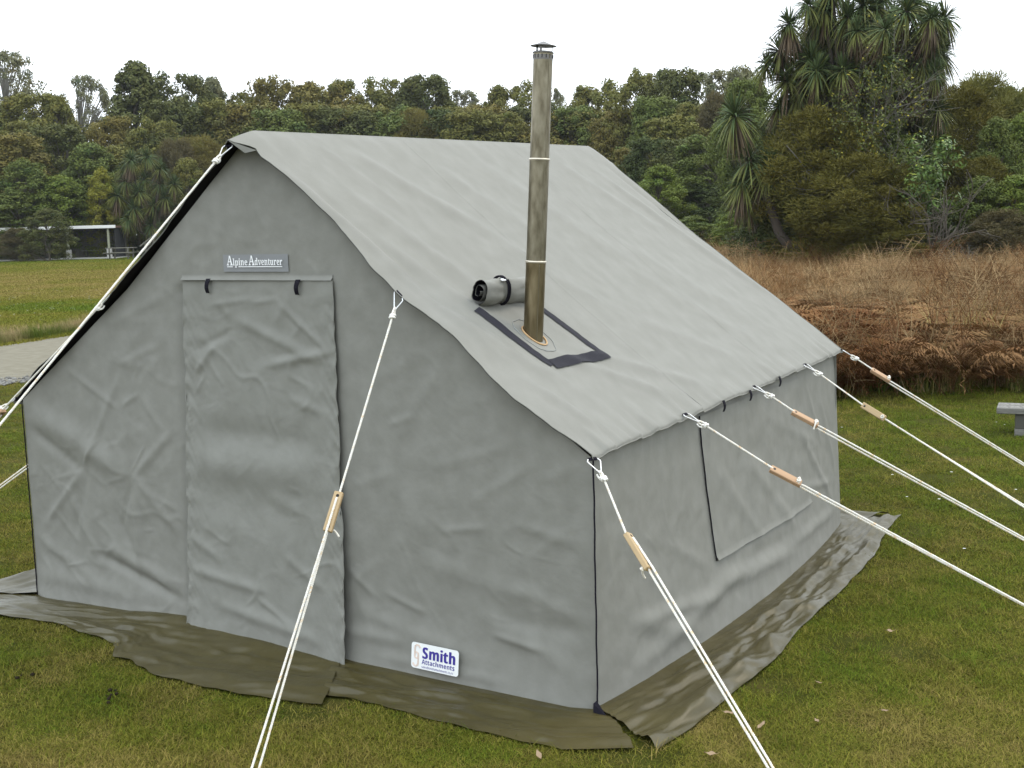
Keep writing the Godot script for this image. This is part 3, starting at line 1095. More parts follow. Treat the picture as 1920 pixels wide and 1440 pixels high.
func build_skirts(t: Node3D) -> void:
	# front, left of the door's right edge
	var inn := []
	for i in 12:
		var x := lerpf(-1.585, 0.41, i / 11.0)
		var q := front_point(x, along(FRONT_BOTTOM, x) + 0.004)
		inn.append(Vector3(x, q.y, q.z - 0.008))
	var out := [Vector3(-2.03, 0.0, 0.40), Vector3(-1.43, 0, 0.345), Vector3(-1.133, 0, 0.279), Vector3(-0.63, 0, 0.345), Vector3(-0.50, 0, 0.475), Vector3(-0.41, 0, 0.462), Vector3(-0.14, 0, 0.537), Vector3(0.29, 0, 0.52), Vector3(0.645, 0, 0.445)]
	part("ground_skirt", skirt(inn, out, 0.02, 0.022, 3.0, 221, 41), M.plastic, t)
	# front, right part
	inn = []
	for i in 10:
		var x := lerpf(0.36, 1.62, i / 9.0)
		var q := front_point(minf(x, 1.588), along(FRONT_BOTTOM, x) + 0.004)
		inn.append(Vector3(x, q.y, q.z - 0.008))
	out = [Vector3(0.575, 0, 0.37), Vector3(0.81, 0, 0.346), Vector3(1.309, 0, 0.372), Vector3(1.636, 0, 0.369), Vector3(1.852, 0, 0.239)]
	part("ground_skirt", skirt(inn, out, 0.02, 0.02, 11.0, 161, 35), M.plastic, t)
	# right side
	inn = []
	for i in 14:
		var a := lerpf(-0.02, 3.09, i / 13.0)
		var q := side_point(clampf(a, 0, 3.07), 0.02)
		inn.append(Vector3(q.x - 0.006, 0.022, q.z - (0.0 if a < 3.07 else a - 3.07)))
	out = [Vector3(1.935, 0, 0.205), Vector3(1.965, 0, -0.03), Vector3(2.0, 0, -0.8), Vector3(1.97, 0, -1.226), Vector3(1.975, 0, -1.9), Vector3(1.96, 0, -2.5), Vector3(1.885, 0, -3.01), Vector3(1.873, 0, -3.44)]
	part("ground_skirt", skirt(inn, out, 0.02, 0.034, 23.0, 241, 41), M.plastic, t)
	# behind the far right corner: the back skirt's loose end
	inn = [Vector3(1.60, 0.02, -3.08), Vector3(0.8, 0.02, -3.07), Vector3(-1.5, 0.02, -3.07)]
	out = [Vector3(1.80, 0, -3.42), Vector3(0.8, 0, -3.4), Vector3(-1.8, 0, -3.4)]
	part("ground_skirt", skirt(inn, out, 0.02, 0.02, 31.0, 121, 21), M.plastic, t)
	# left side
	inn = [Vector3(-1.57, 0.02, 0.03), Vector3(-1.57, 0.02, -1.5), Vector3(-1.56, 0.02, -3.06)]
	out = [Vector3(-1.99, 0, 0.32), Vector3(-1.96, 0, -0.3), Vector3(-1.95, 0, -1.5), Vector3(-1.95, 0, -3.3)]
	var sk := skirt(inn, out, 0.02, 0.025, 41.0, 121, 25)
	for i in sk.v.size():
		sk.v[i].y += 0.006
	part("ground_skirt", sk, M.plastic, t)


func build_pipe() -> void:
	var base := Vector3(1.093, 1.36, -0.444)
	var up := (Vector3(1.151, 2.494, -0.477) - base).normalized()
	var t := thing("stove_pipe", "tarnished steel stove pipe with a small cone cowl, rising through the roof", "chimney", base)
	var x := up.cross(Vector3.BACK).normalized()
	var bs := Basis(x, up, x.cross(up))
	var cuts := [[-0.35, 0.296], [0.296, 0.705], [0.705, 1.122]]
	var k := 0
	for c in cuts:
		var b := MB.new()
		var prof := PackedVector2Array()
		var r := 0.0405 - 0.0008 * k
		for i in 21:
			prof.append(Vector2(r + (0.0005 if i % 20 == 0 else 0.0), lerpf(c[0], c[1], i / 20.0)))
		b.lathe(prof, Transform3D(bs.rotated(up, k * 2.1), base), 40)
		part("pipe_section", b, M.steel_brown if k == 0 else M.steel, t)
		if k < 2:
			b = MB.new()
			b.lathe(PackedVector2Array([Vector2(r, c[1] - 0.0045), Vector2(r + 0.0025, c[1] - 0.003), Vector2(r + 0.003, c[1]), Vector2(r + 0.0025, c[1] + 0.003), Vector2(r, c[1] + 0.0045)]), Transform3D(bs, base), 40)
			part("joint_band", b, M.band, t)
		# lock seam running up the section
		b = MB.new()
		var sd := bs * Vector3(sin(0.9 + k * 0.15), 0, cos(0.9 + k * 0.15))
		b.tube(PackedVector3Array([base + up * (c[0] + 0.01) + sd * r, base + up * (c[1] - 0.01) + sd * r]), 0.0016, 0.0016, 5)
		part("lock_seam", b, M.steel, t)
		k += 1
	# crimped top, cowl collar and three legs
	var cw := Transform3D(bs, base + up * 1.122)
	var b := MB.new()
	b.lathe(PackedVector2Array([Vector2(0.0392, -0.028), Vector2(0.0395, -0.012), Vector2(0.0385, -0.004), Vector2(0.041, -0.003), Vector2(0.0425, 0.0), Vector2(0.041, 0.003), Vector2(0.036, 0.005)]), cw, 40)
	b.lathe(PackedVector2Array([Vector2(0.035, 0.005), Vector2(0.034, -0.06)]), cw, 24)
	part("pipe_rim", b, M.tin, t)
	for i in 30:
		if i % 2 == 0:
			var an := TAU * i / 30.0
			b = MB.new()
			b.tube(PackedVector3Array([cw * Vector3(0.0398 * sin(an), -0.022, 0.0398 * cos(an)), cw * Vector3(0.0398 * sin(an), -0.008, 0.0398 * cos(an))]), 0.0016, 0.0022, 5)
			part("crimp", b, M.soot, t)
	b = MB.new()
	b.lathe(PackedVector2Array([Vector2(0.0, 0.045), Vector2(0.012, 0.041), Vector2(0.032, 0.032), Vector2(0.0525, 0.0265), Vector2(0.053, 0.0255), Vector2(0.032, 0.030), Vector2(0.0, 0.042)]), cw, 36)
	part("rain_cap", b, M.tin, t)
	for i in 3:
		var an := 0.25 + TAU * i / 3.0
		b = MB.new()
		var d := Vector3(sin(an), 0, cos(an))
		b.cbox(cw * Transform3D(Basis(Vector3(cos(an), 0, -sin(an)), Vector3.UP, d), d * 0.036 + Vector3(0, 0.012, 0)), Vector3(0.009, 0.036, 0.0015), 0.0004)
		part("cap_leg", b, M.tin, t)


func build_guys() -> void:
	var t := get_node("wall_tent")
	org = Vector3.ZERO
	# rings, each sewn to the roof's edge by a black tab
	var ridge_at := roof_edge(0.012, -1, true) + Vector3(0.0, -0.012, -0.012)
	var list := [
		[ridge_at, Vector3(-0.25, 0, 2.45), Vector3(1, 0, 0)],
		[roof_edge(0.495, 1, true) + Vector3(0, -0.004, -0.004), Vector3(0.84, 0, 1.04), Vector3(0.78, -0.6, 0.1)],
		[Vector3(1.598, 0.962, 0.012), Vector3(2.62, 0, 0.6), Vector3(0.55, 0, -0.85)],
		[roof_point(0.272, 1.0), Vector3(3.3, 0, -1.4), Vector3(0, 0, 1)],
		[roof_point(0.548, 1.0), Vector3(3.3, 0, -2.2), Vector3(0, 0, 1)],
		[roof_point(0.80, 1.0), Vector3(3.3, 0, -2.5), Vector3(0, 0, 1)],
		[roof_point(1.015, 1.0) + Vector3(0.01, 0.0, 0), Vector3(3.1, 0, -3.65), Vector3(0.4, 0, 0.9)],
		[roof_edge(0.53, -1, true), Vector3(-2.9, 0, 0.28), Vector3(0.78, 0.6, 0.0)],
		[roof_edge(0.99, -1, true) + Vector3(0.0, 0.0, 0), Vector3(-3.0, 0, 0.9), Vector3(0.5, 0, 0.8)],
		[roof_point(0.26, 1.0, -1), Vector3(-3.35, 0, -0.62), Vector3(0, 0, 1)],
	]
	for e in list:
		var pull: Vector3 = (e[1] - e[0]).normalized()
		part("tension_ring", ring(e[0], e[2], pull), M.wire, t)
		part("ring_tab", tab(e[0], e[2], pull), M.black, t)
	var L := [
		["long guy line from the ridge peak, crossing the left gable edge", 0.97, 1.0, 0.0, "wood", 0.0, false],
		["guy line across the tent front, its slider beside the door", 0.440, 0.522, 0.0, "wood_pale", 2.75, true],
		["guy line from the near front corner, running towards the viewer", 0.180, 0.288, 0.055, "wood_pale", 2.6, true],
		["nearest of the side guy lines, its reddish slider over the window flap", 0.193, 0.262, 0.03, "wood", 0.6, false],
		["second side guy line, its slider with a curl of rope against the wall", 0.098, 0.165, 0.02, "wood", 0.4, true],
		["third side guy line, its pale slider over the grass past the wall", 0.175, 0.245, 0.02, "wood_pale", 1.2, false],
		["guy line from the far eave corner, its slider before the bracken", 0.10, 0.165, 0.01, "wood", 0.5, false],
		["guy line from the left gable edge, its slider cut by the photo's left edge", 0.352, 0.405, 0.02, "wood", 0.2, false],
		["guy line from the left front eave corner, hardly in view", 0.97, 1.0, 0.0, "wood", 0.0, false],
		["double guy line low behind the left wall over the lawn", 0.06, 0.13, 0.0, "wood", 0.0, false],
	]
	for i in list.size():
		guy(L[i][0], list[i][0], list[i][1], L[i][1], L[i][2], L[i][3], L[i][4], L[i][5], L[i][6])


# ------------------------------------------------------------------ ground
const ROAD_NEAR := [[-60.0, -14.2], [-30.0, -10.9], [-10.5, -9.35], [-5.3, -9.28], [0.0, -9.6], [20.0, -12.5]]
const ROAD_FAR := [[-60.0, -22.0], [-30.0, -17.2], [-10.4, -14.25], [-8.5, -13.75], [0.0, -13.6], [20.0, -15.5]]


func road_x(list: Array, z: float) -> float:
	for i in list.size() - 1:
		if z <= list[i + 1][0]:
			return lerpf(list[i][1], list[i + 1][1], clampf((z - list[i][0]) / (list[i + 1][0] - list[i][0]), 0.0, 1.0))
	return list[-1][1]


func build_ground() -> void:
	var b := MB.new()
	var p := PackedVector3Array()
	for j in 41:
		for i in 41:
			p.append(Vector3(lerpf(-330, 270, i / 40.0), 0.0, lerpf(-360, 120, j / 40.0)))
	b.grid(p, 41, 41)
	var g := put("ground", b.mesh(), M.ground)
	tag(g, "flat grassy ground of the camping field", "", "", "structure")
	b = MB.new()
	p = PackedVector3Array()
	for j in 161:
		var z := lerpf(-60.0, 20.0, j / 160.0)
		var x0 := road_x(ROAD_FAR, z) + 0.25 * n_soft.get_noise_1d(z * 1.3)
		var x1 := road_x(ROAD_NEAR, z) + 0.2 * n_soft.get_noise_1d(z * 1.7 + 60.0)
		for i in 17:
			var s := i / 16.0
			p.append(Vector3(lerpf(x0, x1, s), 0.004 + 0.03 * sin(PI * s) + 0.008 * n_soft.get_noise_2d(s * 9.0, z), z))
	b.grid(p, 17, 161)
	var r := put("gravel_road", b.mesh(), M.road)
	tag(r, "pale gravel road curving past behind the tent", "", "", "structure")
	# loose stones along the near edge
	var st := MB.new()
	for k in 5:
		var q := PackedVector3Array()
		for j in 5:
			for i in 7:
				var a := TAU * i / 6.0
				var e := PI * j / 4.0
				var rr := 1.0 + 0.28 * n_fine.get_noise_3d(cos(a) * 20.0, e * 20.0 + k * 9.0, sin(a) * 20.0)
				q.append(Vector3(sin(e) * cos(a) * rr, cos(e) * 0.6 * rr, sin(e) * sin(a) * rr * 0.8))
		if k == 0:
			st.grid(q, 7, 5, true, true)
	var xf: Array[Transform3D] = []
	var cl := PackedColorArray()
	for i in 5200:
		var z := rng.randf_range(-16.0, 3.0)
		var s := pow(rng.randf(), 2.2)
		var x := lerpf(road_x(ROAD_NEAR, z), road_x(ROAD_FAR, z), s * 0.45) + rng.randfn(0, 0.06)
		var sz := rng.randf_range(0.012, 0.034) * (1.2 if s < 0.2 else 0.6)
		xf.append(Transform3D(Basis(Vector3.UP, rng.randf() * TAU).scaled(Vector3(sz, sz, sz)), Vector3(x, 0.012, z)))
		var v := rng.randf_range(0.06, 0.26)
		cl.append(Color(v, v * 0.97, v * 0.9))
	tag(many("gravel", st.mesh(), M.stone, xf, cl), "loose grey stones along the edge of the gravel road", "", "", "stuff")


func many(called: String, mesh: Mesh, mt: Material, xf: Array[Transform3D], cl: PackedColorArray, parent: Node = self) -> MultiMeshInstance3D:
	var mm := MultiMesh.new()
	mm.transform_format = MultiMesh.TRANSFORM_3D
	mm.use_colors = true
	mm.mesh = mesh
	mm.instance_count = xf.size()
	for i in xf.size():
		mm.set_instance_transform(i, xf[i])
		mm.set_instance_color(i, cl[i])
	var o := MultiMeshInstance3D.new()
	o.name = numbered(called) if parent == self else called
	o.multimesh = mm
	o.material_override = mt
	parent.add_child(o, true)
	return o


func tuft(blades: int, spread: float, length: float, width: float, lean: float, segs := 2, tip_pale := 0.0) -> ArrayMesh:
	var b := MB.new()
	for k in blades:
		var a := rng.randf() * TAU
		var rr := sqrt(rng.randf()) * spread
		var o := Vector3(cos(a) * rr, -0.004, sin(a) * rr)
		var d := Vector3(rng.randfn(0, 1), 0, rng.randfn(0, 1)).normalized()
		var side := Vector3(-d.z, 0, d.x)
		var l := length * rng.randf_range(0.55, 1.2)
		var ln := lean * rng.randf_range(0.4, 1.5)
		var v := rng.randf_range(0.5, 1.6)
		var col := Color(v, v, v)
		if rng.randf() < 0.25:
			col = Color(v * 2.1, v * 1.45, v * 2.2)
		var prev := o
		var pw := width
		for s in segs:
			var t := float(s + 1) / segs
			var q := o + Vector3.UP * l * t * (1.0 - 0.35 * ln * t) + d * l * ln * t * t
			var w := width * (1.0 - t)
			var c2 := col.lerp(Color(col.r * 1.6, col.g * 1.25, col.b * 1.2), tip_pale * t)
			if s < segs - 1:
				b.quad(prev - side * pw, prev + side * pw, q + side * w, q - side * w, d, c2)
			else:
				b.tri(prev - side * pw, prev + side * pw, q, d, c2)
			prev = q
			pw = w
	return b.mesh()


func lawn_color(x: float, z: float) -> Color:
	var a := n_patch.get_noise_2d(x * 2.2, z * 2.2)
	var c := n_patch.get_noise_2d(x * 0.55 + 200.0, z * 0.55)
	var e := n_fine.get_noise_2d(x * 2.0, z * 2.0)
	var green := Color(0.098, 0.142, 0.014)
	var olive := Color(0.165, 0.16, 0.024)
	var straw := Color(0.25, 0.195, 0.06)
	var t := clampf(0.47 + 0.5 * a + 0.3 * c + 0.5 * e + rng.randfn(0.0, 0.17), 0.0, 1.0)
	var back := (x - EYE.x) * -0.5176 + (z - EYE.z) * -0.845
	if x > 1.0:
		t -= 0.28 * smoothstep(6.0, 10.5, back)
		t += 0.22 * smoothstep(4.5, 3.0, back)
	else:
		t += 0.13 * smoothstep(4.6, 3.2, back) + 0.2 * n_patch.get_noise_2d(x * 1.1 + 5.0, z * 1.1)
	var far := Vector2(x - EYE.x, z - EYE.z).length()
	if far > 20.0:
		# mown field: strips of brown and of green
		t = 0.5 + 0.3 * a + 0.45 * c
		t += 0.32 * smoothstep(31.0, 37.0, far) * (1.0 - smoothstep(55.0, 66.0, far))
		t -= 0.40 * exp(-pow((far - 32.0) / 3.0, 2.0))
		t -= 0.30 * smoothstep(72.0, 82.0, far)
		t = clampf(t, 0.0, 1.0)
	if t < 0.5:
		return green.lerp(olive, clampf(t * 2.0, 0.0, 1.0))
	return olive.lerp(straw, clampf(t * 2.0 - 1.0, 0.0, 1.0))


func build_grass() -> void:
	var fwd := Vector2(-0.5176, -0.845).normalized()
	var rt := Vector2(0.845, -0.5176).normalized()
	var skirt_poly := PackedVector2Array([Vector2(-1.98, 0.36), Vector2(-1.133, 0.25), Vector2(-0.63, 0.31), Vector2(-0.49, 0.44), Vector2(-0.14, 0.50), Vector2(0.29, 0.485), Vector2(0.62, 0.40), Vector2(0.81, 0.31), Vector2(1.31, 0.335), Vector2(1.62, 0.335), Vector2(1.80, 0.22), Vector2(1.68, 0.06), Vector2(1.90, 0.17), Vector2(1.94, -0.03), Vector2(1.97, -0.8), Vector2(1.94, -1.3), Vector2(1.93, -2.5), Vector2(1.86, -3.0), Vector2(1.84, -3.38), Vector2(-1.9, -3.3)])
	var meshes := [tuft(18, 0.055, 0.023, 0.0016, 0.9), tuft(17, 0.05, 0.019, 0.0017, 1.4), tuft(13, 0.05, 0.046, 0.0016, 1.0, 3)]
	var xs: Array = [[], [], []]
	var cs: Array = [PackedColorArray(), PackedColorArray(), PackedColorArray()]
	for k in 3:
		var e: Array[Transform3D] = []
		xs[k] = e
	var want := 205000
	for i in want:
		var r := 1.9 * pow(11.5, rng.randf())
		var t := rng.randf_range(-0.70, 0.72)
		var q := Vector2(EYE.x, EYE.z) + (fwd * r + rt * r * t)
		if Geometry2D.is_point_in_polygon(q, skirt_poly):
			continue
		if q.x < road_x(ROAD_NEAR, q.y) + 0.12 * n_fine.get_noise_1d(q.y * 3.0):
			continue
		if q.y < -4.0 and r < 16.0 and q.x < 0.2 and q.x > -4.0:
			continue
		var bare := n_patch.get_noise_2d(q.x * 1.6 + 77.0, q.y * 1.6)
		if q.x > 2.1 and q.y > -0.6 and r < 3.6:
			bare -= 0.12
		if bare < -0.36 and rng.randf() < 0.8:
			continue
		var k := 0
		var u := rng.randf()
		if u < 0.35:
			k = 1
		elif u < 0.35 + 0.26 * smoothstep(-0.15, 0.3, n_patch.get_noise_2d(q.x * 4.0 + 9.0, q.y * 4.0)):
			k = 2
		var s := rng.randf_range(0.75, 1.25) * (1.0 + 0.05 * maxf(r - 4.0, 0.0))
		var hs := s * (1.0 + 0.5 * clampf(n_patch.get_noise_2d(q.x * 3.0, q.y * 3.0 + 50.0), -0.5, 1.0))
		xs[k].append(Transform3D(Basis(Vector3.UP, rng.randf() * TAU).scaled(Vector3(s, hs, s)), Vector3(q.x, 0.0, q.y)))
		cs[k].append(lawn_color(q.x, q.y) * rng.randf_range(0.68, 1.3))
	var names := ["lawn_grass", "lawn_grass", "lawn_grass"]
	var labels := ["short mown lawn grass round the tent", "short flattened lawn grass round the tent", "slightly longer grass blades scattered through the lawn"]
	for k in 3:
		tag(many(names[k], meshes[k], M.grass, xs[k], cs[k]), labels[k], "", "", "stuff")
	# blades standing along the skirts' edges
	# the field beyond the road
	var fm := tuft(18, 0.16, 0.06, 0.005, 0.9)
	var xf: Array[Transform3D] = []
	var cl := PackedColorArray()
	for i in 60000:
		var r := 15.0 * pow(6.6, rng.randf())
		var t := rng.randf_range(-0.50, -0.18)
		var q := Vector2(EYE.x, EYE.z) + (fwd * r + rt * r * t)
		if q.x > road_x(ROAD_FAR, q.y):
			continue
		var s := rng.randf_range(0.8, 1.3) * (0.7 + 0.022 * r)
		xf.append(Transform3D(Basis(Vector3.UP, rng.randf() * TAU).scaled(Vector3(s, minf(s, 1.5), s)), Vector3(q.x, 0.0, q.y)))
		cl.append(lawn_color(q.x, q.y) * rng.randf_range(0.95, 1.2))
	tag(many("field_grass", fm, M.grass, xf, cl), "wide mown field of green and brown grass beyond the road", "", "", "stuff")
	# unmown dry strip on the road's far side
	fm = tuft(34, 0.10, 0.30, 0.0028, 0.45, 3, 0.6)
	xf = []
	cl = PackedColorArray()
	for i in 3600:
		var z := rng.randf_range(-26.0, 2.0)
		var d := absf(rng.randfn(0, 0.9))
		var x := road_x(ROAD_FAR, z) - 0.15 - d
		var s := rng.randf_range(0.5, 1.15) * (1.15 - 0.25 * minf(d, 2.5)) * (0.75 + 0.5 * n_patch.get_noise_2d(x * 2.0, z * 2.0))
		xf.append(Transform3D(Basis(Vector3.UP, rng.randf() * TAU).scaled(Vector3(s, s, s)), Vector3(x, 0.0, z)))
		var c := Color(0.08, 0.11, 0.018).lerp(Color(0.36, 0.27, 0.15), clampf(0.5 + 0.9 * n_patch.get_noise_2d(x * 1.2 + 9.0, z * 1.2) + (0.25 if d > 0.6 else -0.25), 0.0, 1.0))
		cl.append(c * rng.randf_range(0.85, 1.2))
	tag(many("roadside_grass", fm, M.grass, xf, cl), "unmown dry grass strip along the far side of the gravel road", "", "", "stuff")
	# daisies
	var db := MB.new()
	for k in 8:
		var a := TAU * k / 8.0
		db.tri(Vector3(0, 0, 0), Vector3(cos(a - 0.36), 0.1, sin(a - 0.36)), Vector3(cos(a + 0.36), 0.1, sin(a + 0.36)), Vector3.UP)
	xf = []
	cl = PackedColorArray()
	for i in 420:
		var r := rng.randf_range(24.0, 38.0)
		var t := rng.randf_range(-0.46, -0.22)
		if rng.randf() < 0.022:
			r = rng.randf_range(6.0, 10.0)
			t = rng.randf_range(0.2, 0.5)
		elif n_patch.get_noise_2d(r * 0.9, t * 60.0) < 0.0:
			continue
		var q := Vector2(EYE.x, EYE.z) + (fwd * r + rt * r * t)
		if r > 12.0 and q.x > road_x(ROAD_FAR, q.y):
			continue
		var s := rng.randf_range(0.007, 0.010) * (1.9 if r > 12.0 else 1.0)
		xf.append(Transform3D(Basis(Vector3.UP, rng.randf() * TAU).scaled(Vector3(s, s, s)), Vector3(q.x, 0.05 if r < 12.0 else 0.09, q.y)))
		cl.append(Color.WHITE)
	tag(many("daisies", db.mesh(), M.daisy, xf, cl), "tiny white daisies dotted over the lawn and the field", "", "", "stuff")


func build_litter() -> void:
	var spots := [[2.24, -0.61, "curled pale fallen leaf on the lawn right of the side skirt"], [2.33, -1.32, "small pale fallen leaf farther back on the right lawn"], [2.53, -0.46, "fallen leaf near the bare earth at the lower right"],
		[2.34, -0.26, "tiny fallen leaf between the skirt and the bare earth"], [2.04, -0.18, "brown fallen leaf beside the skirt's near right corner"], [2.18, -0.13, "fallen leaf under the near corner guy line"],
		[1.60, 0.45, "fallen leaf at the bottom edge in front of the skirt"], [2.11, 0.17, "fallen leaf low by the near corner guy line"], [1.05, -6.23, "fallen leaf far back on the green lawn by the bracken"], [2.06, -4.55, "pale stick-like fallen leaf on the far right lawn"]]
	for s in spots:
		var at := Vector3(s[0], 0.02, s[1])
		var b := MB.new()
		var p := PackedVector3Array()
		var l := rng.randf_range(0.028, 0.045)
		for j in 5:
			for i in 7:
				var u := i / 6.0
				var w := 0.42 * sin(PI * pow(u, 0.8)) + 0.02
				var v := (j / 4.0 - 0.5) * w
				p.append(Vector3((u - 0.5) * l, l * (1.1 * v * v + 0.25 * u * u + 0.06 * sin(u * 9.0 + j)), v * l))
		b.grid(p, 7, 5)
		b.tube(PackedVector3Array([Vector3(-0.5 * l, 0, 0), Vector3(-0.72 * l, 0.004, 0.003)]), 0.0008, 0.0006, 4)
		var o := put("fallen_leaf", b.mesh(), M.dead_leaf)
		o.position = at
		o.rotation = Vector3(rng.randf_range(-0.2, 0.2), rng.randf() * TAU, rng.randf_range(-0.25, 0.25))
		tag(o, s[2], "leaf", "fallen leaves on the lawn")
	for s in [[-0.67, 0.80, "dark soil clod on the lawn at the lower left"], [-0.16, 0.77, "cluster of dark soil crumbs on the lawn below the torn skirt edge"]]:
		var b := MB.new()
		for k in (3 if s[0] < -0.5 else 9):
			var c := Vector3(rng.randfn(0, 0.028), 0.012, rng.randfn(0, 0.022))
			var q := PackedVector3Array()
			var r := rng.randf_range(0.004, 0.010)
			for j in 5:
				for i in 7:
					var d := Vector3(sin(PI * j / 4.0) * cos(TAU * i / 6.0), cos(PI * j / 4.0) * 0.7, sin(PI * j / 4.0) * sin(TAU * i / 6.0))
					q.append(c + d * r * (1.0 + 0.35 * n_fine.get_noise_3dv(d * 15.0 + Vector3(k * 9, 0, 0))))
			b.grid(q, 7, 5, true, true)
		var o := put("soil_clod", b.mesh(), M.soil)
		o.position = Vector3(s[0], 0.004, s[1])
		tag(o, s[2], "soil clod")


# ------------------------------------------------------------------ plants
func leaf_quad(b: MB, c: Vector3, nrm: Vector3, l: float, w: float, col: Color) -> void:
	var x := nrm.cross(Vector3(rng.randfn(0, 1), rng.randfn(0, 1), rng.randfn(0, 1))).normalized()
	var y := nrm.cross(x)
	var base := b.v.size()
	b.v.append_array([c - x * l * 0.5, c + y * w * 0.5, c + x * l * 0.5, c - y * w * 0.5])
	b.n.append_array([nrm, nrm, nrm, nrm])
	b.uv.append_array([Vector2(0, 0), Vector2(1, 0), Vector2(1, 1), Vector2(0, 1)])
	b.c.append_array([col, col, col, col])
	b.ix.append_array([base, base + 1, base + 2, base, base + 2, base + 3])


func sprig(b: MB, c: Vector3, d: Vector3, l: float, w: float, col: Color) -> void:
	# a narrow upright spray: two crossed slivers
	var x := d.cross(Vector3(rng.randfn(0, 1), rng.randfn(0, 1), rng.randfn(0, 1))).normalized()
	var nrm := x.cross(d).normalized()
	var base := b.v.size()
	b.v.append_array([c - x * w * 0.5, c + x * w * 0.5, c + d * l])
	b.n.append_array([nrm, nrm, nrm])
	b.uv.append_array([Vector2(0, 0), Vector2(1, 0), Vector2(0.5, 1)])
	b.c.append_array([col, col, col])
	b.ix.append_array([base, base + 2, base + 1])


# crown of a tree 10 m high and 3 m in radius, and its trunk with limbs
func tree_meshes(kind: String, sd: int) -> Array:
	rng.seed = 1000 + sd * 77
	var b := MB.new()
	var tr := MB.new()
	var nz := FastNoiseLite.new()
	nz.seed = sd
	nz.frequency = 0.26
	var clumps := {"dome": 165, "cone": 170, "airy": 130, "bush": 120, "feather": 120}[kind] as int
	var per := {"dome": 165, "cone": 150, "airy": 75, "bush": 190, "feather": 300}[kind] as int
	var low := {"dome": 0.16, "cone": 0.14, "airy": 0.42, "bush": 0.02, "feather": 0.05}[kind] as float
	var tp := PackedVector3Array()
	var bend := Vector3(rng.randfn(0, 0.35), 0, rng.randfn(0, 0.35))
	var top_h := 9.0 if kind in ["cone", "airy"] else 7.0
	for i in 9:
		var t := i / 8.0
		tp.append(Vector3(0, -0.1 + top_h * t, 0) + bend * sin(t * 2.6) + Vector3(0.08 * sin(t * 9.0), 0, 0.08 * cos(t * 7.0)))
	tr.tube(tp, {"bush": 0.12, "airy": 0.15}.get(kind, 0.2), 0.03, 7)
	for k in clumps:
		var h := pow((k + rng.randf()) / clumps, 0.72)
		var prof := 0.0
		if kind == "cone":
			prof = pow(1.0 - h, 0.75) * 1.25 + 0.08
			prof *= 0.85 + 0.25 * sin(h * 23.0)
		elif kind == "airy":
			prof = pow(sin(PI * clampf(h * 0.86 + 0.10, 0, 1)), 0.7)
		elif kind == "bush":
			prof = sqrt(maxf(0.0, 1.0 - pow(h, 2.4))) * 0.95
		elif kind == "feather":
			prof = pow(sin(PI * clampf(h * 0.80 + 0.16, 0, 1)), 0.6)
		else:
			prof = pow(sin(PI * clampf(h * 0.66 + 0.24, 0, 1)), 0.6)
		var an := rng.randf() * TAU
		prof *= 0.90 + 0.6 * nz.get_noise_3d(cos(an) * 3.0, h * 9.0, sin(an) * 3.0)
		var rad := 3.0 * prof * sqrt(rng.randf_range(0.30, 1.0))
		var y := 10.0 * lerpf(low, 0.97, h)
		var c := Vector3(cos(an) * rad, y, sin(an) * rad)
		var cr: float = rng.randf_range(0.45, 0.95) * {"airy": 0.75, "cone": 0.75, "feather": 1.25}.get(kind, 1.0) * (1.0 - 0.35 * h)
		if kind == "airy":
			cr *= 0.85
		# limb
		if k % (3 if kind != "airy" else 1) == 0:
			var st := tp[clampi(int(8.0 * clampf((y - 1.2) / top_h * 0.85, 0.05, 0.95)), 0, 8)]
			var mid := st.lerp(c, 0.55) + Vector3(rng.randfn(0, 0.15), 0.25, rng.randfn(0, 0.15))
			tr.tube(PackedVector3Array([st, mid, c]), 0.055 if kind != "airy" else 0.045, 0.012, 5, Color.WHITE, false)
		var tone := rng.randf_range(0.78, 1.24)
		var hue := rng.randfn(0, 0.07)
		for i in per:
			var d := Vector3(rng.randfn(0, 1), rng.randfn(0.25, 1), rng.randfn(0, 1)).normalized()
			var q := c + d * cr * Vector3(1.1, 1.05 if kind == "feather" else 0.9, 1.1) * pow(rng.randf(), 0.4)
			var v := tone * rng.randf_range(0.82, 1.2)
			var col := Color(v * (1.0 + hue), v, v * (1.0 - hue))
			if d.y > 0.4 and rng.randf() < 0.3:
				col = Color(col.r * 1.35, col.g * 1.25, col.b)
			if kind == "feather":
				var dd := (d * 0.9 + Vector3(0, 0.35, 0) + Vector3(rng.randfn(0, 0.45), rng.randfn(0, 0.35), rng.randfn(0, 0.45))).normalized()
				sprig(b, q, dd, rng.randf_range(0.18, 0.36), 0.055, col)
			else:
				var nn := (d + Vector3(0, 0.35, 0) + Vector3(rng.randfn(0, 0.5), rng.randfn(0, 0.5), rng.randfn(0, 0.5))).normalized()
				var l := rng.randf_range(0.11, 0.25) * (0.8 if kind == "airy" else 1.0)
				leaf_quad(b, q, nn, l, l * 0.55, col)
	return [b.mesh(), tr.mesh()]


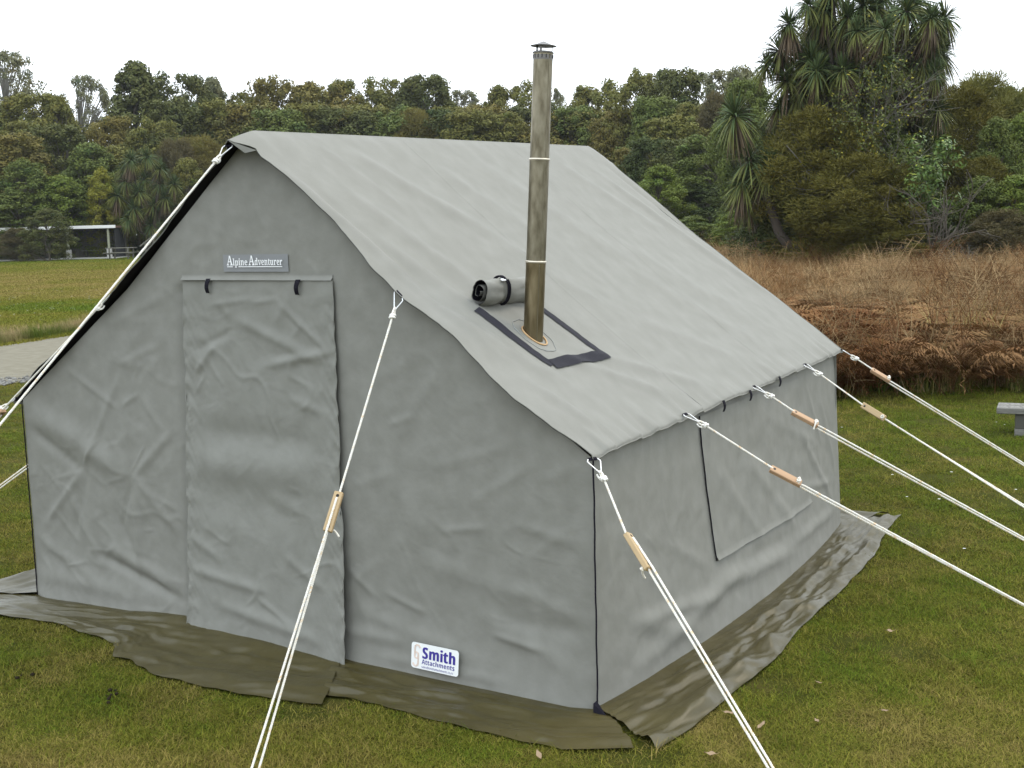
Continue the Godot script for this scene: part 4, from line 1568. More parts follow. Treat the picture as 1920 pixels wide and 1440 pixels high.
const TREES := [
	["airy", "grey", -86.3, -63.0, 17.1, 2.6, "tall airy grey-green tree cut by the left edge, highest on that side"],
	["dome", "olive", -80.3, -60.9, 12.8, 2.9, "olive-brown round tree right of the tall airy tree at the left edge"],
	["cone", "olive", -77.6, -61.1, 12.5, 1.6, "small pointed olive tree just left of the pale-trunked open tree"],
	["airy", "grey", -82.4, -67.9, 15.2, 2.1, "thin-crowned tree with pale bare trunk and sky showing through"],
	["cone", "dark", -73.8, -65.7, 15.2, 2.6, "tall dark pointed conifer-like tree, highest left of the tent ridge"],
	["dome", "brown", -72.2, -61.4, 10.4, 1.9, "brownish tree in front of the dark pointed tree, on its left"],
	["dome", "dark", -74.3, -71.1, 14.7, 2.4, "dark tree with a knobbly double top behind the tent rope ring"],
	["dome", "dark", -70.6, -66.2, 12.1, 2.6, "dark rounded tree right beside the tall pointed tree"],
	["cone", "grey", -73.8, -74.3, 14.7, 1.7, "slim grey-green pointed tree between two darker crowns"],
	["dome", "deep", -70.1, -69.5, 11.5, 2.5, "deep green shaded crown above the tent ridge tip"],
	["airy", "olive", -72.3, -75.8, 13.6, 2.0, "small thin olive tree just left of the tent apex"],
	["dome", "brown", -70.1, -77.9, 14.5, 2.5, "brown-green domed tree above the front end of the ridge"],
	["dome", "brown", -66.1, -70.7, 11.7, 2.8, "low yellowish-brown crown right behind the tent apex"],
	["dome", "brown", -66.0, -78.8, 13.9, 2.9, "wide brownish crown second right of the tent apex"],
	["dome", "olive", -62.6, -72.5, 11.4, 2.6, "low olive crown touching the front part of the ridge"],
	["dome", "olive", -64.7, -82.4, 14.5, 2.6, "tall olive-green lumpy crown above the front half of the ridge"],
	["airy", "grey", -64.5, -85.1, 13.8, 1.8, "little wispy grey tree between two lumpy crowns"],
	["dome", "dark", -59.4, -73.9, 11.0, 2.6, "low dark crown behind the ridge left of the middle"],
	["dome", "olive", -62.6, -86.5, 14.6, 2.3, "slim olive tree leaning against the dark double crown"],
	["dome", "dark", -58.5, -84.5, 14.5, 2.7, "dark double-topped crown above the middle of the ridge"],
	["feather", "brown", -54.3, -76.5, 10.5, 1.8, "small fuzzy brown tree low behind the middle of the ridge"],
	["airy", "grey", -58.1, -89.7, 13.7, 2.5, "pale open crown two trees left of the stove pipe"],
	["dome", "olive", -54.3, -81.4, 11.3, 2.4, "rounded olive crown under the pale open crown"],
	["dome", "brown", -51.7, -83.1, 11.4, 2.4, "brown thin-leaved crown with bare branches left of the stove pipe"],
	["dome", "olive", -52.4, -88.5, 13.6, 2.4, "olive crown touching the left side of the stove pipe"],
	["dome", "olive", -49.3, -81.1, 10.5, 2.5, "low olive crown at the ridge just left of the stove pipe"],
	["airy", "grey", -50.2, -92.1, 13.5, 1.6, "open grey crown peeping out right of the stove pipe"],
	["dome", "olive", -44.2, -88.6, 13.0, 2.5, "olive tree with uneven top beyond the rear end of the ridge"],
	["dome", "mid", -43.4, -83.4, 10.7, 2.3, "low green crown between the stove pipe and the rear ridge end"],
	["dome", "brown", -39.1, -82.2, 9.9, 1.8, "brownish crown just above the rear corner of the ridge"],
	["dome", "olive", -37.5, -83.0, 12.8, 1.9, "tall ragged tree with ruffled edge right of the ridge end"],
	["dome", "dark", -33.1, -80.6, 12.5, 2.4, "broad dark tree with sky gaps, tallest between ridge and palms"],
	["dome", "mid", -31.9, -74.5, 10.0, 2.0, "green crown below the ragged tall tree"],
	["dome", "olive", -28.6, -73.8, 9.4, 1.9, "olive crown below the broad dark tree"],
	["dome", "olive", -27.8, -67.6, 8.0, 2.1, "large lumpy olive crown in the middle of the right forest edge"],
	["dome", "grey", -28.0, -78.3, 12.0, 1.9, "grey-green crown beside the spiky palm heads, on their left"],
	["feather", "rust", -25.8, -70.6, 9.3, 1.6, "reddish-brown fuzzy tree left of the lone spiky head"],
	["dome", "brown", -31.0, -68.3, 6.3, 1.4, "brown bush rising just over the rear roof edge"],
	["dome", "deep", -27.3, -63.5, 6.4, 1.6, "deep green crown above the rear roof slope"],
	["dome", "dark", -24.4, -62.5, 6.2, 1.8, "dark crown in front of the forest right of the roof"],
	["bush", "bright", -23.6, -56.3, 4.5, 1.4, "fresh green bush above the rear roof slope"],
	["bush", "deep", -22.1, -59.2, 3.5, 1.8, "deep green shaded bush left of the leaning spiky tree"],
	["bush", "bright", -14.9, -44.8, 2.0, 0.9, "light green low bush at the left foot of the spiky tree"],
	["bush", "mid", -18.1, -47.8, 1.8, 1.1, "low green bush at the edge of the dry grass beside the roof"],
	["dome", "brown", -70.2, -51.1, 8.5, 2.4, "dark golden-brown crown low at the left edge"],
	["bush", "mid", -67.5, -49.7, 6.7, 1.8, "mid-green bush at the left edge above the shelter roof"],
	["dome", "dark", -71.6, -55.9, 9.6, 2.5, "dark crown below the pale-trunked open tree"],
	["bush", "mid", -66.4, -54.4, 7.9, 2.2, "leafy green crown in the middle of the left forest edge"],
	["bush", "bright", -66.1, -51.5, 5.6, 2.0, "bright green bush right above the dark round bush"],
	["bush", "yellow", -63.6, -53.0, 6.0, 1.2, "yellow-green pointed bush standing out behind the shelter"],
	["bush", "yellow", -66.6, -54.1, 4.6, 1.6, "low yellow-green bush directly over the shelter roof"],
	["bush", "mid", -67.0, -48.7, 4.6, 2.3, "green thicket behind the left part of the shelter"],
	["feather", "rust", -63.1, -59.5, 8.0, 1.4, "reddish-brown twiggy tree beside the sloping tent roof"],
	["feather", "brown", -63.5, -62.1, 8.3, 2.0, "brown feathery tree right beside the tent apex"],
	["dome", "olive", -67.9, -61.8, 10.0, 1.9, "olive-brown crown above the spiky palm clump on the left"],
	["bush", "mid", -63.6, -54.6, 5.0, 1.7, "green bush left of the spiky palm clump"],
	["bush", "deep", -61.6, -56.8, 3.7, 1.7, "dark undergrowth bush beside the tent rope on the left"],
	["bush", "dark", -62.0, -47.1, 3.3, 1.2, "dark round bush in front of the open shelter"],
	["feather", "rust", -64.7, -46.8, 2.1, 0.8, "grey-brown twiggy scrub left of the dark round bush"],
	["feather", "olive", -5.2, -45.4, 6.6, 1.5, "broad olive-brown feathery tree at the right edge of the sky"],
	["feather", "gold", -5.4, -41.3, 5.9, 1.4, "golden-brown feathery tree right of the spiky palm heads"],
	["dome", "mid", -5.1, -51.5, 6.8, 1.2, "green crown cut by the right edge"],
	["bush", "mid", -3.5, -37.6, 4.6, 0.8, "pale green leafy tree in front of the golden-brown tree"],
	["bush", "bright", -3.1, -39.7, 4.8, 0.9, "bluish green bush at the right edge"],
	["feather", "gold", -4.0, -36.5, 3.3, 1.1, "brown feathery bush under the golden-brown tree"],
	["bush", "bright", -2.3, -33.7, 2.7, 0.8, "light green bush low at the right edge above the dry grass"],
	["bush", "mid", -3.2, -33.6, 2.7, 0.8, "green bush with reddish twigs right of the glossy shrub"],
	["feather", "rust", -2.3, -32.7, 1.7, 0.9, "rust-coloured low scrub at the right edge above dry grass"],
	["bush", "deep", -4.2, -32.4, 1.8, 0.8, "deep green low shrub at the right foot of the thicket"],
	["feather", "gold", -7.4, -32.1, 4.7, 1.4, "golden-olive feathery bush growing in front of the spiky tree trunks"],
	["feather", "dark", -7.8, -33.1, 2.9, 1.3, "wide olive feathery bush low on the left of the thicket"],
	["feather", "gold", -6.0, -31.3, 3.3, 1.3, "golden-brown feathery bush in the centre of the thicket"],
	["feather", "gold", -5.6, -30.8, 1.9, 1.0, "lowest olive feathery bush at the foot of the thicket"],
	["bush", "deep", -5.7, -34.6, 4.1, 1.0, "dark green shrub behind the glossy-leaved one"],
	["bush", "deep", -9.6, -35.0, 5.2, 1.1, "dark leafy shrub between the lone spiky head and the big clump"],
	["bush", "deep", -8.2, -37.0, 6.1, 1.1, "dark leafy mass under the crown of the spiky tree"],
	["dome", "mid", -17.3, -52.4, 8.2, 1.2, "green leafy tree behind the lone spiky head"],
	["dome", "olive", -68.1, -70.2, 11.9, 2.7, "olive crown low behind the tent apex rope ring"],
	["dome", "mid", -62.4, -70.0, 10.9, 2.8, "shaded green crown under the brown-green dome left of the ridge middle"],
	["dome", "brown", -62.2, -75.4, 11.6, 2.9, "golden crown filling the gap between two lumpy crowns over the front ridge"],
	["dome", "olive", -59.4, -77.7, 11.6, 2.7, "olive crown below the wispy grey tree"],
	["dome", "mid", -56.7, -77.2, 11.0, 2.7, "green crown left of the small fuzzy brown tree"],
	["dome", "deep", -54.1, -79.1, 10.9, 2.8, "deep green crown below the dark double-topped one"],
	["dome", "olive", -50.5, -79.1, 10.4, 2.6, "low olive crown under the brown thin-leaved one"],
	["dome", "dark", -48.4, -85.1, 11.3, 2.7, "dark crown directly behind the stove pipe"],
	["dome", "brown", -44.8, -83.7, 10.5, 2.5, "brown crown low on the right of the stove pipe"],
	["dome", "olive", -42.5, -84.9, 10.5, 2.8, "second olive crown at the ridge right of the stove pipe"],
	["dome", "dark", -39.1, -84.4, 10.3, 2.0, "dark crown between the rear ridge end and the ragged tree"],
	["dome", "dark", -67.8, -61.9, 9.1, 2.3, "dark crown under the tall pointed tree"],
	["bush", "olive", -66.7, -57.0, 7.8, 2.1, "olive bush between leafy green and spiky palm clump"],
	["bush", "olive", -61.2, -58.6, 6.7, 1.6, "olive bush beside the tent rope below the reddish tree"],
	["dome", "olive", -74.9, -56.5, 10.2, 2.2, "olive crown in the middle of the left edge group"],
	["dome", "deep", -17.5, -54.5, 5.8, 1.6, "deep green crown behind the lone spiky head on its right"],
	["dome", "mid", -22.3, -61.2, 6.2, 1.9, "mid-green crown between the rear roof slope and the lone spiky head"],
	["bush", "deep", -7.3, -36.3, 6.0, 1.0, "dark leafy mass high inside the big spiky tree"],
	["bush", "dark", -5.9, -36.1, 5.2, 0.9, "dark leafy mass on the right inside the big spiky tree"],
	["bush", "dark", -9.3, -36.2, 5.8, 0.7, "dark leafy mass on the left inside the big spiky tree"],
	["bush", "deep", -9.2, -32.5, 3.0, 1.0, "dark leaves behind the leaning spiky tree"],
	["bush", "dark", -5.3, -32.3, 2.8, 1.2, "dark bush between golden bush and glossy shrub"],
	["dome", "deep", -8.4, -35.4, 7.7, 0.8, "dark inner leafy crown between the upper left spiky heads"],
	["dome", "deep", -7.0, -36.3, 8.1, 0.8, "dark inner leafy crown at the top middle of the spiky tree"],
	["dome", "deep", -5.9, -36.1, 7.1, 0.8, "dark inner leafy crown between the upper right spiky heads"],
	["bush", "mid", -7.5, -34.8, 6.6, 1.4, "mid-green inner leafy mass in the heart of the spiky tree"],
	["bush", "mid", -6.1, -33.4, 4.7, 1.2, "green leafy mass behind the twiggy yellowing shrub"],
	["bush", "mid", -5.0, -34.8, 1.1, 1.0, "low green shrub at the right foot of the thicket by the bent limb"],
]


func build_trees() -> void:
	var lib := {}
	for k in ["dome", "cone", "airy", "bush", "feather"]:
		lib[k] = []
		for i in (3 if k in ["dome", "bush"] else 2):
			lib[k].append(tree_meshes(k, lib[k].size() * 13 + k.length() * 5 + 1))
	rng.seed = 4242
	var names := {"dome": "forest_tree", "cone": "pointed_tree", "airy": "open_tree", "bush": "bush", "feather": "feathery_tree"}
	var cat := {"dome": "tree", "cone": "tree", "airy": "tree", "bush": "bush", "feather": "tree"}
	var k := 0
	for e in TREES:
		var near: bool = Vector2(e[2], e[3]).distance_to(Vector2(EYE.x, EYE.z)) < 60.0
		var t := thing(names[e[0]], e[6], cat[e[0]], Vector3(e[2], 0, e[3]), "trees and bushes of the thicket on the right" if near else "trees and bushes along the forest edge")
		t.rotation.y = rng.randf() * TAU
		var m: Array = lib[e[0]][k % lib[e[0]].size()]
		var wide: float = 1.4 if e[0] == "cone" else 1.0
		var s := Vector3(e[5] / 2.05 * wide, e[4] / 9.9, e[5] / 2.05 * wide)
		var c := put("crown", m[0], M["leaf_" + e[1]], t)
		c.scale = s
		var tr := put("trunk", m[1], M.bark_pale if e[0] == "airy" else M.bark, t)
		tr.scale = s
		k += 1


func palm_head(dead: int, sd: int) -> ArrayMesh:
	# rosette of sword leaves, about 0.8 m long, with a hanging skirt of dry ones
	rng.seed = 300 + sd
	var b := MB.new()
	for k in 190 + dead:
		var dry := k >= 190
		var an := rng.randf() * TAU
		var el := lerpf(1.45, -0.75, pow((k + rng.randf()) / 190.0, 0.85)) if not dry else rng.randf_range(-1.45, -0.9)
		var d := Vector3(cos(an) * cos(el), sin(el), sin(an) * cos(el))
		var l := rng.randf_range(0.68, 0.95)
		var droop := 0.5 if el < 0.6 else (0.3 if el < 1.0 else 0.1)
		if el < 0.0:
			droop = 0.7
		var side := d.cross(Vector3.UP).normalized()
		side = side.rotated(d, rng.randfn(0, 0.5))
		var v := rng.randf_range(0.75, 1.25)
		var col := Color(0.062, 0.09, 0.032) * v
		if el < -0.2:
			col = Color(0.125, 0.135, 0.035) * v
		elif rng.randf() < 0.12:
			col = Color(0.11, 0.12, 0.035) * v
		if dry:
			col = Color(0.105, 0.075, 0.045) * v
		var o := Vector3(0, -0.02 * k / 20.0, 0) * 0.6
		if dry:
			o = Vector3(0, -0.16, 0) + Vector3(cos(an), 0, sin(an)) * 0.05
		var prev := o
		var pw := 0.012
		for s in 4:
			var t := (s + 1) / 4.0
			var q := o + d * l * t + Vector3.DOWN * droop * l * t * t
			var w := 0.022 * sin(PI * clampf(0.18 + 0.82 * t, 0.0, 1.0)) + 0.002
			var nrm := side.cross(q - prev).normalized()
			if s < 3:
				b.quad(prev - side * pw, prev + side * pw, q + side * w, q - side * w, nrm, col)
			else:
				b.tri(prev - side * pw, prev + side * pw, q, nrm, col)
			prev = q
			pw = w
	return b.mesh()


func build_palms() -> void:
	var heads := []
	for k in 4:
		heads.append(palm_head([50, 20, 80, 8][k], k))
	rng.seed = 77
	var sets := [
		["cabbage_tree", "tall many-headed spiky cabbage tree rising above the thicket", Vector3(-7.0, 0, -33.9), 1.0, 5,
			[[-8.58, 7.45, -32.55], [-8.99, 6.74, -32.88], [-8.67, 5.83, -32.75], [-7.75, 7.92, -33.28], [-8.14, 7.16, -33.85], [-7.47, 8.48, -33.14], [-6.70, 7.95, -33.81], [-6.35, 8.33, -34.59], [-7.14, 7.51, -33.69], [-6.28, 7.09, -33.47], [-5.36, 7.60, -33.48], [-4.75, 7.21, -33.84], [-4.68, 6.53, -34.76], [-4.93, 6.25, -34.03], [-5.55, 6.88, -34.34], [-5.73, 5.90, -34.52], [-5.25, 5.57, -34.86], [-7.10, 6.70, -34.16], [-7.98, 6.40, -32.75], [-5.99, 6.28, -33.32], [-8.34, 5.50, -32.86], [-6.06, 7.49, -34.44], [-7.3, 7.0, -34.9], [-8.3, 7.9, -34.0], [-5.6, 8.1, -34.9], [-7.7, 6.2, -33.4], [-6.6, 6.0, -33.6], [-6.9, 5.5, -33.9], [-6.2, 5.3, -34.2], [-8.1, 5.9, -33.5], [-7.4, 5.7, -34.4], [-5.2, 6.5, -34.2], [-7.0, 7.6, -33.2], [-8.2, 7.0, -34.4]]],
		["cabbage_tree", "clump of spiky cabbage trees before the forest left of the tent", Vector3(-60.6, 0, -54.4), 1.15, 4,
			[[-60.8, 6.5, -53.2], [-60.1, 6.7, -54.0], [-61.0, 6.1, -55.9], [-61.1, 5.1, -52.9], [-60.3, 5.2, -53.8], [-59.6, 4.9, -54.5], [-60.8, 3.3, -53.2], [-61.1, 2.6, -52.9], [-60.0, 3.5, -54.1], [-59.4, 4.0, -54.7], [-59.0, 4.9, -55.2], [-61.5, 2.2, -54.1], [-60.4, 2.2, -54.2], [-61.6, 6.0, -53.4], [-59.6, 5.9, -54.6], [-61.9, 4.2, -52.8], [-60.2, 4.4, -53.2]]],
	]
	for s in sets:
		var t := thing(s[0], s[1], "cabbage tree", s[2])
		var tr := MB.new()
		var forks := []
		for i in s[4]:
			var an: float = TAU * i / s[4] + 0.4
			var f: Vector3 = s[2] + Vector3(cos(an) * 0.9, 3.4 + 0.5 * sin(i * 2.0), sin(an) * 0.6)
			tr.tube(PackedVector3Array([s[2] + Vector3(cos(an) * 0.25, -0.1, sin(an) * 0.25), s[2].lerp(f, 0.5) + Vector3(0, 0.2, 0), f]), 0.15, 0.1, 8)
			forks.append(f)
		for hp in s[5]:
			var p := Vector3(hp[0], hp[1], hp[2])
			var best: Vector3 = forks[0]
			for f in forks:
				if f.distance_to(p) < best.distance_to(p):
					best = f
			if best.y > p.y - 0.4:
				best = Vector3(s[2].x, maxf(p.y - 1.5, 0.2), s[2].z)
			tr.tube(PackedVector3Array([best, best.lerp(p, 0.6) + Vector3(0, -0.15, 0), p]), 0.085, 0.045, 7)
		part("trunk", tr, M.bark_dark, t)
		# smaller side heads crowd round the big ones
		var more: Array = s[5].duplicate()
		if s[4] == 5:
			for hp in s[5]:
				more.append([hp[0] + rng.randfn(0, 0.42), hp[1] - rng.randf_range(0.05, 0.75), hp[2] + rng.randfn(0, 0.4)])
		for i in more.size():
			var hp: Array = more[i]
			var h := put("leaf_head", heads[rng.randi() % 4], M.leaf, t)
			h.position = Vector3(hp[0], hp[1], hp[2]) - s[2]
			h.rotation = Vector3(rng.randfn(0, 0.22), rng.randf() * TAU, rng.randfn(0, 0.22))
			h.scale = Vector3.ONE * (rng.randf_range(0.78, 1.02) * s[3] * (1.0 if i < s[5].size() else 0.8))
	# the leaning one with a bent trunk
	var at := Vector3(-7.47, 0.0, -31.51)
	var t := thing("cabbage_tree", "low spiky cabbage tree on a bent trunk leaning left out of the thicket", "cabbage tree", at)
	var tr := MB.new()
	var bend := PackedVector3Array([Vector3(-6.9, 0.0, -31.5), Vector3(-7.4, 0.55, -31.3), Vector3(-7.8, 0.78, -31.15), Vector3(-8.13, 0.95, -31.05), Vector3(-8.34, 1.25, -31.0), Vector3(-8.48, 1.65, -31.0), Vector3(-8.64, 2.1, -31.0), Vector3(-8.9, 2.6, -31.01), Vector3(-9.2, 3.26, -30.88)])
	tr.tube(bend, 0.19, 0.10, 9)
	var hs := [[-9.62, 4.74, -30.76, 0, 1.0], [-9.23, 3.41, -30.90, 3, 0.95], [-8.72, 3.20, -31.09, 1, 0.95], [-9.42, 2.75, -30.83, 0, 0.85], [-9.35, 2.2, -31.2, 3, 0.7]]
	for h in hs:
		var p := Vector3(h[0], h[1], h[2])
		var best := bend[0]
		for q in bend:
			if q.distance_to(p) < best.distance_to(p) and q.y < p.y - 0.1:
				best = q
		tr.tube(PackedVector3Array([best, best.lerp(p, 0.5) + Vector3(0.05, 0, 0), p]), 0.06, 0.045, 7)
	part("trunk", tr, M.bark_dark, t)
	for h in hs:
		var o := put("leaf_head", heads[h[3]], M.leaf, t)
		o.position = Vector3(h[0], h[1], h[2]) - at
		o.rotation = Vector3(rng.randfn(0, 0.12), rng.randf() * TAU, rng.randfn(0, 0.12))
		o.scale = Vector3.ONE * h[4]


func twigs(b: MB, leaves: MB, at: Vector3, d: Vector3, l: float, r: float, depth: int, leaf_l: float, leaf_chance: float, cols: Array) -> void:
	var p := PackedVector3Array([at])
	var q := at
	var dir := d
	for i in 4:
		dir = (dir + Vector3(rng.randfn(0, 0.2), rng.randfn(0.03, 0.12), rng.randfn(0, 0.2))).normalized()
		q += dir * l * 0.25
		p.append(q)
	if Vector2(at.x - org.x, at.z - org.z).length() > 1.9:
		return
	b.tube(p, r, r * 0.6, 5 if depth > 1 else 4, Color.WHITE, false)
	if depth > 0:
		for k in (3 if depth > 2 else 4):
			var s := p[rng.randi_range(2, 4)]
			var nd := (dir + Vector3(rng.randfn(0, 0.6), rng.randfn(0.1, 0.45), rng.randfn(0, 0.6))).normalized()
			twigs(b, leaves, s, nd, l * rng.randf_range(0.55, 0.8), r * 0.55, depth - 1, leaf_l, leaf_chance, cols)
	if depth < 2 and leaves != null:
		for k in 10:
			if rng.randf() < leaf_chance:
				var c := p[rng.randi_range(1, 4)] + Vector3(rng.randfn(0, 0.07), rng.randfn(0, 0.06), rng.randfn(0, 0.07))
				if Vector2(c.x - org.x, c.z - org.z).length() > 1.9 - 0.12 * maxf(c.y - org.y - 4.0, 0.0):
					continue
				var nn := Vector3(rng.randfn(0, 0.7), rng.randfn(0.7, 0.5), rng.randfn(0, 0.7)).normalized()
				var col: Color = cols[rng.randi() % cols.size()]
				leaf_quad(leaves, c, nn, leaf_l * rng.randf_range(0.7, 1.25), leaf_l * 0.5, col * rng.randf_range(0.8, 1.2))


func build_shrubs() -> void:
	rng.seed = 91
	# tangle of lichen-grey branches with thin yellowing leaves, in front of the spiky heads
	var t := thing("lichen_shrub", "tall twiggy shrub with grey branches and sparse yellowing leaves before the spiky heads", "shrub", Vector3(-6.3, 0, -32.6))
	var b := MB.new()
	var lf := MB.new()
	var cols := [Color(0.10, 0.13, 0.03), Color(0.12, 0.14, 0.03), Color(0.09, 0.11, 0.03), Color(0.11, 0.13, 0.04), Color(0.08, 0.10, 0.03), Color(0.26, 0.23, 0.03), Color(0.13, 0.14, 0.05)]
	for k in 9:
		var an := TAU * k / 9.0
		twigs(b, lf, org + Vector3(cos(an) * 0.3, 0.0, sin(an) * 0.3), Vector3(cos(an) * 0.15, 1.0, sin(an) * 0.15).normalized(), rng.randf_range(2.8, 3.4), 0.045, 4, 0.105, 0.95, cols)
	part("branches", b, M.bark_grey, t)
	part("leaves", lf, M.leaf, t).set_meta("kind", "stuff")
	# glossy broad-leaved shrub
	t = thing("glossy_shrub", "glossy green broad-leaved shrub with yellow-green tips right of the thicket", "shrub", Vector3(-4.0, 0, -31.2))
	b = MB.new()
	lf = MB.new()
	cols = [Color(0.06, 0.10, 0.025), Color(0.075, 0.12, 0.03), Color(0.10, 0.15, 0.03), Color(0.22, 0.25, 0.04)]
	for k in 7:
		var an := TAU * k / 7.0
		twigs(b, null, org + Vector3(cos(an) * 0.1, 0.0, sin(an) * 0.1), Vector3(cos(an) * 0.16, 1, sin(an) * 0.16).normalized(), 1.5, 0.04, 2, 0.1, 0.0, cols)
	for k in 34:
		var c := org + Vector3(rng.randfn(0, 0.36), rng.randf_range(1.9, 3.75), rng.randfn(0, 0.36))
		for i in 42:
			var d := Vector3(rng.randfn(0, 1), rng.randfn(0.3, 1), rng.randfn(0, 1)).normalized()
			leaf_quad(lf, c + d * 0.22, (d + Vector3(0, 0.5, 0)).normalized(), rng.randf_range(0.11, 0.17), 0.055, cols[3 if d.y > 0.75 else rng.randi() % 3] * rng.randf_range(0.8, 1.2))
	part("branches", b, M.bark, t)
	var gl := M.leaf.duplicate() as StandardMaterial3D
	gl.roughness = 0.35
	part("leaves", lf, gl, t).set_meta("kind", "stuff")
	# bare grey twig bush over the dry grass on the right
	for e in [[-2.6, -28.2, 1.15, "bare grey branching shrub over the dry grass below the glossy one"], [-14.6, -46.0, 2.4, "bare pale twigs poking up just behind the rear roof slope"]]:
		t = thing("bare_shrub", e[3], "shrub", Vector3(e[0], 0, e[1]))
		b = MB.new()
		for k in 5:
			twigs(b, null, org, Vector3(rng.randfn(0, 0.4), 1, rng.randfn(0, 0.4)).normalized(), e[2] * 0.4, 0.009, 3, 0.1, 0.0, cols)
		part("branches", b, M.bark_grey, t)
	# low dark limb sticking out of the thicket's right foot
	t = thing("fallen_limb", "dark bent limb sticking out low on the right of the thicket", "branch", Vector3(-5.3, 0, -31.1))
	b = MB.new()
	b.tube(PackedVector3Array([Vector3(-5.7, 0.15, -31.0), Vector3(-5.26, 0.32, -31.09), Vector3(-4.98, 0.54, -31.16), Vector3(-4.85, 0.81, -31.19), Vector3(-4.62, 0.98, -31.23), Vector3(-4.3, 1.05, -31.3)]), 0.07, 0.03, 7)
	part("limb", b, M.bark_dark, t)


func fern(fronds: int, l: float) -> ArrayMesh:
	var b := MB.new()
	for k in fronds:
		var an := TAU * (k + rng.randf()) / fronds
		var d := Vector3(cos(an), 0, sin(an))
		var s := Vector3(-d.z, 0, d.x)
		var ll := l * rng.randf_range(0.7, 1.15)
		var rise := rng.randf_range(0.8, 1.45)
		var v := rng.randf_range(0.7, 1.3)
		var col := Color(v, v * rng.randf_range(0.9, 1.1), v)
		var prev := Vector3(rng.randfn(0, 0.05), 0, rng.randfn(0, 0.05))
		var root := prev
		for j in 17:
			var t := (j + 1) / 17.0
			var q := root + d * ll * 0.62 * t + Vector3.UP * ll * (rise * t - 0.75 * t * t * t) + s * rng.randfn(0, 0.012)
			var nrm := (q - prev).cross(s).normalized()
			b.tri(prev - s * 0.004, prev + s * 0.004, q, nrm, col)
			if j > 2:
				var pl := 0.17 * l * sin(PI * clampf(1.05 - 0.9 * t, 0, 1)) + 0.02
				for g in [-1.0, 1.0]:
					for m in 4:
						var dirp: Vector3 = (s * g + d * rng.randf_range(0.0, 0.6) + Vector3.DOWN * rng.randf_range(0.1, 1.0)).normalized()
						var o: Vector3 = q + s * g * pl * 0.22 * m
						b.tri(o, o + d * 0.009 + Vector3.UP * 0.004, o + dirp * pl * rng.randf_range(0.35, 0.7), nrm, col * rng.randf_range(0.8, 1.2))
			prev = q
	return b.mesh()


func stalks(count: int, l: float, spread: float) -> ArrayMesh:
	# dry branching stalks
	var b := MB.new()
	for k in count:
		var o := Vector3(rng.randfn(0, spread), 0, rng.randfn(0, spread))
		var d := Vector3(rng.randfn(0, 0.3), 1, rng.randfn(0, 0.3)).normalized()
		var ll := l * rng.randf_range(0.5, 1.2)
		var v := rng.randf_range(0.7, 1.3)
		var p := PackedVector3Array()
		for i in 4:
			p.append(o + d * ll * i / 3.0 + Vector3(rng.randfn(0, 0.03), 0, rng.randfn(0, 0.03)) * i)
		b.tube(p, 0.0035, 0.0015, 3, Color(v, v, v), false)
		for i in 5:
			var q := p[1].lerp(p[3], rng.randf())
			var e := q + Vector3(rng.randfn(0, 0.12), rng.randfn(0.08, 0.08), rng.randfn(0, 0.12))
			b.tube(PackedVector3Array([q, q.lerp(e, 0.5) + Vector3(0, 0.01, 0), e]), 0.002, 0.001, 3, Color(v, v, v), false)
	return b.mesh()


